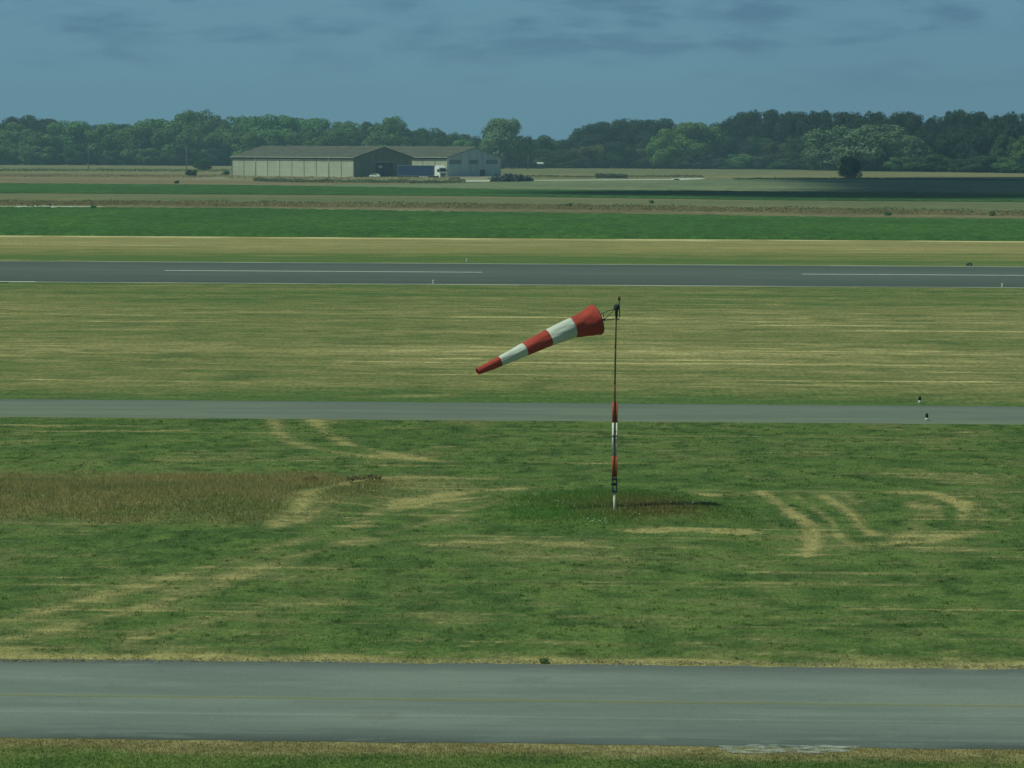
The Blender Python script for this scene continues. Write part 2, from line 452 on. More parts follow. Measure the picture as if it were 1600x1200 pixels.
# mown strips between the perimeter road and the runway, and beyond it
def strip_profile(Y):
    pts = [(660,.35),(628,.10),(618,.30),(606,.55),(600,.62),(590,.5),(575,.55),(560,.62),(549,.92),(543,.62),(530,.50),(515,.55),(500,.55),(484,.50),(472,.32),(466,.45),(461,.20),(455,.38),(450,.18),(446,.4)]
    ys = [Yc(p) for p, _ in pts]
    return np.interp(Y, ys, [v for _, v in pts])
def mid_col(X, Y):
    st = fbm(X*.10, Y*.70, 51, 5, .65); st2 = fbm(X*.40, Y*1.1, 52, 4, .65); big = fbm(X*.04, Y*.05, 53)
    d = strip_profile(Y) + .65*(st-.5) + .55*(st2-.5) + .45*(big-.5) + .75*straw_lines(X, Y, Y_per1, Y_run0, 54, 310, (.18, .45), .045) + .5*(fbm(X*.9, Y*1.2, 57, 3, .6)-.5) - .12*sstep(10, 40, X)*sstep(170, 140, Y)*0
    c = mix3(C(.092,.148,.042), C(.208,.202,.076), sstep(.08, .58, d))
    c = mix3(c, C(.32,.275,.120), sstep(.5, .86, d))
    c = mix3(c, C(.55,.46,.22), sstep(.86, 1.2, d))
    return mix3(c, C(.075,.11,.035), sstep(.66, .76, fbm(X*.35, Y*.45, 54, 3))*.45)
grid(np.arange(-48, 48, .30), np.linspace(Y_per1-.1, Y_run0+.3, 520), mid_col, lambda X, Y: .010 + .06*(fbm(X*.3, Y*.3, 55)-.5)*edge_fade(Y, Y_per1, Y_run0, 2), 'grass_field', M_mid)

def up_profile(Y):
    pts = [(413,.35),(409,.15),(404,.22),(398,.35),(392,.62),(384,.70),(378,.66),(375,.75),(373.5,1.35),(371.5,1.3),(370,.6)]
    return np.interp(Y, [Yc(p) for p, _ in pts], [v for _, v in pts])
def up_col(X, Y):
    st = fbm(X*.03, Y*.22, 61, 5, .65); st2 = fbm(X*.15, Y*.8, 62, 4)
    d = up_profile(Y + 4.0*(fbm(X*.02, Y*0, 64)-.5) + 2.4*(fbm(X*.16, Y*0, 65, 3)-.5)) - .5*sstep(.5, .7, fbm(X*.12, Y*.05, 66, 3))*sstep(Y_crop0-9, Y_crop0-4, Y) + .5*(st-.5) + .4*(st2-.5) + .5*straw_lines(X, Y, Y_run1, Y_crop0, 22, 320, (.4, .9), .03) + .4*(fbm(X*.35, Y*.5, 58, 3, .6)-.5)
    c = mix3(C(.110,.162,.046), C(.245,.225,.082), sstep(.15, .55, d))
    c = mix3(c, C(.35,.285,.125), sstep(.5, .85, d))
    return mix3(c, C(.62,.52,.27), sstep(.95, 1.3, d))
grid(np.arange(-85, 85, .8), np.linspace(Y_run1-.3, Y_crop0+1.0, 260), up_col, lambda X, Y: .012+X*0, 'grass_field', M_mid)

# ---- the paved strips, each a sheet just above the grass
def paved(name, y0, y1, ext, dx, col_fn, m, ny=60, z=.016, wob=.05):
    xs = np.arange(-ext, ext, dx)
    def jit(X, Y):
        e = (fbm(X*1.1, Y*0, 71, 4, .65)-.5)*2*wob; e2 = (fbm(X*1.1, Y*0+50, 72, 4, .65)-.5)*2*wob
        t = (Y-y0)/(y1-y0)
        return X, Y + e*(1-t) + e2*t
    return grid(xs, np.linspace(y0, y1, ny), col_fn, lambda X, Y: z+X*0, name, m, jitter=jit)
def taxi_col(X, Y):
    t = (Y-Y_taxi0)/(Y_taxi1-Y_taxi0)
    n = fbm(X*.25, Y*1.5, 81, 4); n2 = fbm(X*.5, Y*4, 82, 3)
    c = mix3(C(.172,.196,.184), C(.222,.246,.224), sstep(.25, .75, n)*sstep(0, .3, t)*sstep(1, .78, t)*.9+.05)
    c = mix3(c, C(.110,.128,.130), sstep(.22, .0, t + .20*(n2-.5))*.85)
    c = mix3(c, C(.070,.085,.080), sstep(.09, .0, t)*sstep(.45, .62, fbm(X*.25, Y*1.2, 86, 4, .65))*.8)
    c = mix3(c, C(.120,.135,.135), sstep(.84, 1.0, t + .07*(n2-.5))*.8)
    c = mix3(c, C(.32,.34,.31), np.exp(-((t-.305 - .01*(n-.5))/.008)**2)*.30)     # old seams in the paving
    c = mix3(c, C(.32,.34,.31), np.exp(-((t-.09)/.010)**2)*.25*sstep(.4,.6,n))
    c = mix3(c, C(.14,.15,.15), np.exp(-((t-.28)/.008)**2)*.25)
    pale = sstep(.66, .76, fbm(X*.9, Y*4, 83, 4, .6))
    c = mix3(c, C(.31,.33,.30), pale*.18)
    # hairline cracks and a few old repairs
    ck = np.abs(fbm(X*.35, Y*.35, 84, 4, .6)-.5); c = mix3(c, C(.12,.13,.12), sstep(.006, .0, ck)*.35)
    for k in range(9):
        r = random.Random(k+40); px_, py_ = r.uniform(-18, 18), r.uniform(Y_taxi0+1, Y_taxi1-1)
        c = mix3(c, C(.16,.17,.155), (sstep(.05, 0, np.abs(X-px_)-r.uniform(.2, 1.3))*sstep(.05, 0, np.abs(Y-py_)-r.uniform(.1, .4)))*r.uniform(.1, .35))
    return c
paved('taxiway', Y_taxi0, Y_taxi1, 22, .07, taxi_col, M_asph, 130, wob=.13)
def per_col(X, Y):
    t = (Y-Y_per0)/(Y_per1-Y_per0); n = fbm(X*.2, Y*1.2, 91)
    c = mix3(C(.150,.172,.144), C(.185,.208,.168), sstep(.3, .7, n))
    c = mix3(c, C(.25,.25,.17), sstep(.10, 0, t)*.55)
    return mix3(c, C(.125,.145,.145), sstep(.75, 1.0, t)*.6)
paved('perimeter_road', Y_per0, Y_per1, 32, .2, per_col, M_asph, 40, wob=.14)
def run_col(X, Y):
    t = (Y-Y_run0)/(Y_run1-Y_run0); n = fbm(X*.03, Y*.5, 95)
    c = mix3(C(.086,.106,.096), C(.112,.134,.120), np.exp(-((t-.55)/.25)**2))
    c = mix3(c, C(.078,.090,.085), sstep(.18, .0, t)*.8)
    c = c*(.92+.16*n)[..., None]
    rub = np.exp(-((t-.5)/.16)**2)*sstep(.45, .7, fbm(X*.02, Y*1.1, 96, 4)); c = mix3(c, C(.060,.072,.072), rub*.35)
    return mix3(c, C(.15,.17,.16), sstep(.62, .72, fbm(X*.08, Y*.9, 97, 3))*.3)
paved('runway', Y_run0, Y_run1, 75, 1.2, run_col, M_run, 40, wob=.10)

def sheet(name, x0, x1, y0, y1, z, m, nx=24):
    xs = np.linspace(x0, x1, nx); V = []; F = []
    for i, x in enumerate(xs): V += [(x, y0, z), (x, y1, z)]
    for i in range(nx-1): F.append((2*i, 2*i+2, 2*i+3, 2*i+1))
    return tag(np_mesh(name, V, F, m), kind='structure')
yl = at(800, 1096).y
sheet('taxiway_centre_line', -22, 22, yl-.085, yl+.085, .022, M_yellow_line, 60)
yc = at(500, 424.3).y
for k in range(-2, 3):
    a, b = at(257, 423).x + k*2*(at(753, 426).x-at(257, 423).x), at(753, 426).x + k*2*(at(753, 426).x-at(257, 423).x)
    if a > 75 or b < -75: continue
    sheet('runway_centre_line', a, b, yc-.42, yc+.42, .024, M_white_line, 30)
sheet('runway_edge_line', -75, 75, Y_run1-.9, Y_run1+.35, .024, M_side_line, 60)
sheet('runway_edge_line', -75, 75, Y_run0-.25, Y_run0+.75, .024, M_side_line, 60)
p0, p1 = at(-60, 440), at(56, 440.5)
sheet('runway_edge_line', p0.x, p1.x, Y_run0+.1, Y_run0+.8, .028, mat('bright_line', (.78,.78,.72)), 4)

# pale chalky patch on the near verge
def patch(name, pts, z, m, sub=1, jit=.06):
    Q = [at(a, b) for a, b in pts]
    P = []
    for i, p in enumerate(Q):
        q = Q[(i+1) % len(Q)]
        n = max(1, int((q-p).length/.25)) if sub else 1
        n = min(n, 60)
        for k in range(n):
            r = p.lerp(q, k/n)
            P.append((r.x+random.uniform(-jit, jit), r.y+random.uniform(-jit, jit), z))
    me = bpy.data.meshes.new(name); bm = bmesh.new()
    f = bm.faces.new([bm.verts.new(p) for p in P]); bmesh.ops.triangulate(bm, faces=[f])
    bm.to_mesh(me); bm.free()
    return tag(link_mesh(name, me, m), kind='structure')
M_chalk = paint('pale_gravel', (.42, .44, .40), sc=(2.2, 5.5, 1), lo=.42, hi=.6)
patch('gravel_patch', [(1125,1166),(1180,1165),(1260,1166),(1345,1168),(1330,1176),(1240,1180),(1150,1178),(1120,1173)], .026, M_chalk, jit=.05)

# ---- far fields: crops stand above the ground with an uneven surface
def field(name, top, bot, dx, ny, col_fn, m, h=0.0, z=.02, rough_edge=0.0, bumpy=0.0):
    """top/bot: polylines in photo pixels on the ground, sampled every dx metres across"""
    T = [at(*p) for p in top]; B = [at(*p) for p in bot]
    x0 = min(T[0].x, B[0].x); x1 = max(T[-1].x, B[-1].x)
    xs = np.arange(x0, x1, dx)
    yt = np.interp(xs, [p.x for p in T], [p.y for p in T]); yb = np.interp(xs, [p.x for p in B], [p.y for p in B])
    yt = yt + rough_edge*(fbm(xs*.05, xs*0, 111, 4, .6)-.5)*2*3; yb = yb + rough_edge*(fbm(xs*.09, xs*0+9, 112, 4, .6)-.5)*2
    t = np.linspace(0, 1, ny)[:, None]
    X = np.repeat(xs[None, :], ny, 0); Y = yb[None, :]*(1-t) + yt[None, :]*t
    Z = z + h*sstep(0, .012, t + X*0)*sstep(1, .99, t + X*0) + bumpy*(np.random.RandomState(3).rand(*X.shape)-.5)*(t > 0)*(t < 1)
    V = np.stack([X, Y, Z], -1).reshape(-1, 3)
    i = np.arange(X.size).reshape(X.shape)
    F = np.stack([i[:-1,:-1], i[:-1,1:], i[1:,1:], i[1:,:-1]], -1).reshape(-1, 4)
    return tag(np_mesh(name, V, F, m, col_fn(X, Y, t+X*0).reshape(-1, 3), smooth=not bumpy), kind='structure')
def crop_col(base, lite):
    def f(X, Y, t):
        n = fbm(X*.05, Y*.03, 121); n2 = np.random.RandomState(5).rand(*X.shape)
        c = mix3(base, lite, sstep(.3, .75, n)*.7)
        return c*(.72+.56*n2)[..., None]
    return f
def plain_col(a, b, sx=.01, sy=.03, seed=131, speck=.12):
    def f(X, Y, t):
        n = fbm(X*sx, Y*sy, seed, 5, .6)
        c = mix3(a, b, sstep(.3, .7, n))
        return c*(1-speck+2*speck*np.random.RandomState(6).rand(*X.shape))[..., None]
    return f
XL, XR = -260, 1860
def line(*pts):
    """extend a photo line past both frame edges"""
    (xa, ya), (xb, yb) = pts[0], pts[-1]
    s0 = (pts[1][1]-ya)/(pts[1][0]-xa); s1 = (yb-pts[-2][1])/(xb-pts[-2][0])
    return [(XL, ya+(XL-xa)*s0)] + list(pts) + [(XR, yb+(XR-xb)*s1)]
l_crop_b = line((0,368),(800,372.5),(1600,377))
l_crop_t = line((0,326),(400,328.5),(800,335),(1200,341),(1600,346))
l_scr_t  = line((0,312),(400,315),(800,318),(1200,324),(1600,330))
l_c2_b   = line((0,302),(400,304),(800,307.5),(1200,313),(1600,316))
l_c2_t   = line((0,288),(400,291),(800,298),(1200,301),(1600,304))
l_br_b   = line((0,289),(400,292),(800,299),(1200,302),(1600,305))
l_pale_t = line((0,286),(400,286),(800,283.5),(1200,282),(1600,284.5))
l_tan_t  = line((0,257),(400,259),(800,262),(1200,264),(1400,267.5),(1600,271))
field('crop_field', l_crop_t, l_crop_b, .9, 150, crop_col(C(.050,.118,.028), C(.072,.150,.034)), M_crop, h=.35, z=.034, rough_edge=.8, bumpy=.24)
field('meadow', l_c2_b, l_scr_t, 2.0, 50, plain_col(C(.155,.165,.080), C(.215,.195,.100), .015, .02), M_far, z=.03)
field('meadow', l_scr_t, l_crop_t, 1.5, 50, plain_col(C(.165,.135,.070), C(.235,.195,.105), .05, .06, 133, .2), M_far, z=.028)
field('crop_field', l_c2_t, l_c2_b, 1.6, 70, crop_col(C(.048,.112,.028), C(.060,.135,.032)), M_crop, h=.3, z=.11, rough_edge=1.0, bumpy=.2)
field('pasture', [(400,290.2),(450,288),(560,286.6),(640,287),(700,287),(770,284),(800,283),(1000,282.5),(1200,280),(1400,279),(1600,281),(XR,283)], [(400,292.5),(560,296.5),(640,298),(800,301),(1000,303),(1200,304),(1400,306),(1600,307),(XR,309)], 3, 40, plain_col(C(.165,.190,.105), C(.215,.230,.130), .02, .02, 135, .2), M_far, z=.062)
field('pasture', [(XL,284),(0,284),(300,285),(460,286)], [(XL,292),(0,293),(300,295),(460,297)], 3, 30, plain_col(C(.225,.175,.095), C(.255,.215,.120), .008, .02, 136), M_far, z=.070)
field('pasture', [(XL,275),(0,275),(300,276),(640,277)], [(XL,287),(0,287),(300,287),(640,288)], 3, 30, plain_col(C(.230,.170,.095), C(.280,.215,.125), .008, .02, 137), M_far, z=.078)
field('meadow', l_tan_t, [(XL,276),(0,276),(300,277),(640,279),(800,284),(1000,283.5),(1200,281),(1400,280),(1600,282),(XR,284)], 4, 60, plain_col(C(.185,.185,.085), C(.265,.225,.115), .006, .012, 138), M_far, z=.02)
# dusty farm tracks and yard
M_dust = vcol_mat('dust', fine=(.8, .8, 1), spread=.15, bump=.1)
def track(name, top, bot, z=.115, a=C(.42,.42,.34), b=C(.52,.50,.42)):
    return field(name, top, bot, 1.2, 5, plain_col(a, b, .05, .1, 141), M_dust, z=z)
track('dirt_track', [(-60,323.5),(60,322.5),(150,323.5)], [(-60,326),(60,325.8),(150,326.5)])
track('dirt_track', [(150,325),(400,326.5),(700,330.5)], [(150,326.8),(400,328.5),(700,333)], a=C(.24,.23,.14), b=C(.32,.29,.18))
track('gravel_track', [(718,281.6),(762,281.8)], [(716,284.6),(766,284.6)], a=C(.50,.50,.42), b=C(.58,.56,.48))
track('gravel_track', [(828,281.8),(940,281.0),(1060,279.8)], [(828,283.0),(940,282.4),(1060,281.6)], a=C(.50,.50,.42), b=C(.62,.60,.52))
track('gravel_track', [(1055,279.2),(1100,278.8)], [(1055,281.8),(1100,280.4)], a=C(.60,.60,.56), b=C(.70,.70,.64))
field('farmyard', [(355,275.2),(560,275.6),(800,275.5)], [(355,280),(560,281),(800,284)], 2, 20, plain_col(C(.26,.24,.16), C(.36,.32,.22), .03, .05, 143), M_far, z=.090)

# ------------------------------------------------------------------ grass blades
def blades(name, P, hgt, wid, cols, lean=.5, per=1, seed=1):
    """P (n,2) foot points; one tapering blade (a triangle bent once) each"""
    rs = np.random.RandomState(seed)
    n = len(P)
    z0 = np.full(n, .01) + relief(P[:, 0], P[:, 1])*edge_fade(P[:, 1], Y_taxi1, Y_per0, 1.5)*(P[:, 1] > Y_taxi1)*(P[:, 1] < Y_per0)
    a = rs.rand(n)*2*np.pi
    dx, dy = np.cos(a)*wid/2, np.sin(a)*wid/2*.3
    la = rs.rand(n)*2*np.pi; l = rs.rand(n)*lean*hgt
    V = np.empty((n, 3, 3))
    V[:, 0] = np.stack([P[:, 0]-dx, P[:, 1]-dy, z0-.02], -1)
    V[:, 1] = np.stack([P[:, 0]+dx, P[:, 1]+dy, z0-.02], -1)
    V[:, 2] = np.stack([P[:, 0]+np.cos(la)*l, P[:, 1]+np.sin(la)*l, z0+hgt], -1)
    F = np.arange(n*3).reshape(n, 3)
    cc = np.repeat(cols[:, None, :], 3, 1)*np.array([.92, .92, 1.08])[None, :, None]
    o = np_mesh(name, V.reshape(-1, 3), F, M_blade, cc.reshape(-1, 3))
    return tag(o, kind='stuff')
rs = np.random.RandomState(11)
def scatter(n, x0, x1, y0, y1):
    return np.stack([rs.uniform(x0, x1, n), rs.uniform(y0, y1, n)], -1)
P = scatter(230000, -27, 23, Y_taxi1+.02, Y_per0-.05)
keep = np.abs(P[:, 0] + P[:, 1]*math.tan(R(1.9))) < P[:, 1]*.205 + 1
P = P[keep]
c = near_col(P[:, 0], P[:, 1])*(.84+.32*rs.rand(len(P)))[:, None]
d = near_dry(P[:, 0], P[:, 1])
pale = rs.rand(len(P)) < .02 + .10*np.clip(d, 0, 1)
c[pale] = c[pale]*.45 + STRAW*.6
blades('grass', P, .015+.035*rs.rand(len(P)), .02+.02*rs.rand(len(P)), c*1.4, 1.6)
P = scatter(60000, -12, 13, 46, Y_taxi0-.05)
c = verge_col(P[:, 0], P[:, 1])*(1.0+.35*rs.rand(len(P)))[:, None]
blades('grass', P, .015+.03*rs.rand(len(P)), .018+.015*rs.rand(len(P)), c*1.4, 1.0, seed=4)
# taller unmown grass on the bank and round the mast
P = scatter(270000, -28, 12, at(300, 830).y-1, at(300, 738).y+1)
mb, mm = bank_mask(P[:, 0], P[:, 1]), mound_mask(P[:, 0], P[:, 1])
k = rs.rand(len(P)) < np.maximum(mb**1.5*.8, mm**1.5*.85)
P, mb, mm = P[k], mb[k], mm[k]
c = near_col(P[:, 0], P[:, 1])*(.95+.3*rs.rand(len(P)))[:, None]
pl = rs.rand(len(P)) < .06*mb + .02
c[pl] = C(.34,.28,.15)*(.8+.4*rs.rand(pl.sum()))[:, None]
h = (.05+.17*rs.rand(len(P))**1.5)*np.maximum(mb, mm*.8)*(.7+.6*fbm(P[:, 0]*.6, P[:, 1]*.6, 46))
blades('tall_grass', P, h, .018+.02*rs.rand(len(P)), c*1.85, 1.1, seed=5)
# small white flowers
def flowers(name, P, s, col, lab):
    mb_ = MB()
    for x, y in P:
        z = float(relief(np.array([x]), np.array([y]))[0]) + .14 + random.uniform(-.03, .04)
        r = s*random.uniform(.7, 1.2)
        vs = [(x+r*math.cos(a), y+r*math.sin(a)*.9, z) for a in [k*math.pi/3 for k in range(6)]] + [(x, y, z+r*.9), (x, y, z-r*.4)]
        mb_.add(vs, [(k, (k+1) % 6, 6) for k in range(6)] + [((k+1) % 6, k, 7) for k in range(6)])
    return tag(mb_.build(name, mat(name+'_petal', col, .7), smooth=True), lab, kind='stuff')
FP = []
for px, py, nn, sx, sy in ((820,783,5,25,3),(870,786,8,30,8),(935,811,9,15,2),(905,805,4,25,6),(995,808,3,8,4),(1058,780,9,12,3),(1075,786,5,10,3),(835,768,4,12,1)):
    for k in range(nn):
        q = at(px+random.gauss(0, sx*.6), py+random.gauss(0, sy*.6)+14); FP.append((q.x, q.y))
flowers('white_flowers', FP, .019, (.75,.78,.70), 'tiny white wild flowers dotted over the grassy mound round the mast')
FP = []
for k in range(26):
    q = at(random.uniform(150, 420), random.uniform(788, 825)); FP.append((q.x, q.y))
flowers('yellow_flowers', FP, .022, (.62,.52,.10), 'tiny yellow flowers in the brown unmown grass bank')
# tussocks: little clumps of longer, darker grass the mower leaves
T = scatter(3600, -26, 22, Y_taxi1+.3, Y_per0-.3)
T = T[(np.abs(T[:, 0] + T[:, 1]*math.tan(R(1.9))) < T[:, 1]*.205 + 1) & (fbm(T[:, 0]*.5, T[:, 1]*.5, 48) > .42)]
m_ = 22
rad = np.repeat(.05 + .13*rs.rand(len(T))**2, m_)[:, None]
P = np.repeat(T, m_, 0) + rs.normal(size=(len(T)*m_, 2))*rad
c = mix3(near_col(P[:, 0], P[:, 1])*1.45, np.tile(C(.110,.190,.052), (len(P), 1)), np.full(len(P), .5))*(.95+.4*rs.rand(len(P)))[:, None]
blades('grass', P, .03+.05*rs.rand(len(P)), .018+.02*rs.rand(len(P)), c, 1.5, seed=8)

# ------------------------------------------------------------------ leafy things
def leaf_mat(name, col, var=.18):
    m = bpy.data.materials.new(name); m.use_nodes = True
    t = m.node_tree; b = t.nodes['Principled BSDF']; b.inputs['Roughness'].default_value = .85; b.inputs['Specular IOR Level'].default_value = .15
    a = t.nodes.new('ShaderNodeAttribute'); a.attribute_name = 'Col'
    oi = t.nodes.new('ShaderNodeObjectInfo')
    hs = t.nodes.new('ShaderNodeHueSaturation')
    r1 = t.nodes.new('ShaderNodeMapRange'); r1.inputs['To Min'].default_value = 1-var; r1.inputs['To Max'].default_value = 1+var
    r2 = t.nodes.new('ShaderNodeMapRange'); r2.inputs['To Min'].default_value = .485; r2.inputs['To Max'].default_value = .515
    mm_ = t.nodes.new('ShaderNodeMix'); mm_.data_type = 'RGBA'; mm_.blend_type = 'MULTIPLY'; mm_.inputs['Factor'].default_value = 1; mm_.inputs['B'].default_value = (*col, 1)
    t.links.new(a.outputs['Color'], mm_.inputs['A']); t.links.new(oi.outputs['Random'], r1.inputs['Value']); t.links.new(oi.outputs['Random'], r2.inputs['Value'])
    t.links.new(mm_.outputs['Result'], hs.inputs['Color']); t.links.new(r1.outputs[0], hs.inputs['Value']); t.links.new(r2.outputs[0], hs.inputs['Hue'])
    t.links.new(hs.outputs[0], b.inputs['Base Color'])
    tr = t.nodes.new('ShaderNodeBsdfTranslucent'); mx = t.nodes.new('ShaderNodeMixShader'); mx.inputs[0].default_value = .22
    t.links.new(hs.outputs[0], tr.inputs['Color']); t.links.new(b.outputs[0], mx.inputs[1]); t.links.new(tr.outputs[0], mx.inputs[2])
    t.links.new(mx.outputs[0], t.nodes['Material Output'].inputs['Surface'])
    return m
M_bark = mat('bark', (.10, .085, .065), .9, noise=3)
LEAF = {
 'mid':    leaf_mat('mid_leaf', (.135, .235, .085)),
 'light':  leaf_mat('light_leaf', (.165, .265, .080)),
 'dark':   leaf_mat('dark_shade_leaf', (.042, .074, .036), .12),  # dark foliage; cloud shade over the right-hand trees is mixed into this colour
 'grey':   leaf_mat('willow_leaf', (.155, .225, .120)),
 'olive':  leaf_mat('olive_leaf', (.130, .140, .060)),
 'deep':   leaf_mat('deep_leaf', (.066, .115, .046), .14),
}
def crown_mesh(name, seed, n_lobes=22, leaves=5200, size=.042, form='round', flat_bottom=.0):
    """unit crown: radius about 0.5, height 1, made of leaf-clump faces over many lobes"""
    r = np.random.RandomState(seed)
    lobes = []
    for i in range(n_lobes):
        u = r.rand()
        z = .10 + .80*u
        if form == 'round': env = .44*math.sqrt(max(0.0, 1-((z-.48)/.56)**2))
        elif form == 'tall': env = .40*(1-(z-.35)**2*1.5)*(1.0 if z > .2 else .8)
        else: env = .47*math.sqrt(max(0.0, 1-(max(0, z-.2)/.82)**2))
        a = r.rand()*2*np.pi; q = env*math.sqrt(r.rand())
        rad = .085 + .10*r.rand()
        lobes.append((q*math.cos(a), q*math.sin(a), min(z, 1-rad*.9), rad))
    lobes.append((0, 0, .48, .36)); lobes.append((0, 0, .26, .33))
    L_ = np.array(lobes); wts = L_[:, 3]**2; wts /= wts.sum()
    k = r.choice(len(L_), leaves, p=wts)
    dirs = r.normal(size=(leaves, 3)); dirs /= np.linalg.norm(dirs, axis=1)[:, None]
    rad = L_[k, 3]*(1 - .28*r.rand(leaves)**2 + .16*(r.rand(leaves)-.3))
    c = L_[k, :3] + dirs*rad[:, None]
    c[:, 2] = np.clip(c[:, 2], 0.01, 1.02)
    nrm = dirs + r.normal(size=(leaves, 3))*.24; nrm /= np.linalg.norm(nrm, axis=1)[:, None]
    t1 = np.cross(nrm, r.normal(size=(leaves, 3))); t1 /= np.linalg.norm(t1, axis=1)[:, None]
    t2 = np.cross(nrm, t1)
    s = size*(.55+.8*r.rand(leaves))[:, None]
    V = np.stack([c+t1*s, c+t2*s*.8, c-t1*s*.9, c-t2*s*.85], 1).reshape(-1, 3)
    F = np.arange(leaves*4).reshape(-1, 4)
    lobe_tone = (.82+.36*r.rand(len(L_)))[k]
    tone = lobe_tone*(.88+.24*r.rand(leaves))
    cols = np.repeat(np.stack([tone*(.95+.1*r.rand(leaves)), tone, tone*(.9+.15*r.rand(leaves))], -1), 4, 0)
    me = bpy.data.meshes.new(name)
    me.vertices.add(len(V)); me.vertices.foreach_set('co', V.astype(np.float32).ravel())
    me.loops.add(F.size); me.loops.foreach_set('vertex_index', F.astype(np.int32).ravel())
    me.polygons.add(len(F)); me.polygons.foreach_set('loop_start', np.arange(0, F.size, 4, dtype=np.int32))
    me.update(calc_edges=True)
    a = me.color_attributes.new('Col', 'FLOAT_COLOR', 'POINT')
    cc = np.ones((len(V), 4), np.float32); cc[:, :3] = cols; a.data.foreach_set('color', cc.ravel())
    return me
def trunk_mesh(seed):
    """unit trunk with limbs, height 1 into the crown"""
    r = random.Random(seed); b = MB()
    b.tube([(0,0,-.02),(r.uniform(-.01,.01),0,.25),(r.uniform(-.03,.03),r.uniform(-.03,.03),.55),(0,0,.8)], [.030,.022,.014,.005], 7)
    for k in range(6):
        a = k*1.05 + r.uniform(-.3, .3); z = r.uniform(.18, .5); l = r.uniform(.18, .34)
        b.tube([(0,0,z),(math.cos(a)*l*.5, math.sin(a)*l*.5, z+l*.45),(math.cos(a)*l, math.sin(a)*l, z+l*.8)], [.011,.008,.003], 5)
    me = bpy.data.meshes.new('trunk'); me.from_pydata(b.v, [], b.f)
    for p in me.polygons: p.use_smooth = True
    return me
TRUNKS = [trunk_mesh(s) for s in range(3)]
FORMS = ['round', 'round', 'tall', 'broad', 'round', 'broad']
CROWNS = {}
def crown_for(kind, i, lod=0):
    key = (kind, i, lod)
    if key not in CROWNS:
        me = crown_mesh('crown', 100+i*7+(hash_kind[kind])*31+lod, n_lobes=[44, 15][lod], leaves=[13000, 3500][lod], size=[.0215, .042][lod], form=FORMS[i % 6])
        me.materials.append(LEAF[kind]); CROWNS[key] = me
    return CROWNS[key]
hash_kind = {k: i for i, k in enumerate(LEAF)}
for tm in TRUNKS: tm.materials.append(M_bark)
def plant(name, loc, H, W, kind, form, rz, trunk_share=.12, lod=0, hidden_trunk=False):
    root = empty(name, loc, rz)
    c = bpy.data.objects.new('crown', crown_for(kind, form, lod)); S.collection.objects.link(c); c.parent = root
    base = H*trunk_share
    c.location = (0, 0, base); c.scale = (W, W, H-base)
    t = bpy.data.objects.new('trunk', TRUNKS[form % 3]); S.collection.objects.link(t); t.parent = root
    t.scale = (W*.9, W*.9, H*.9)
    return root

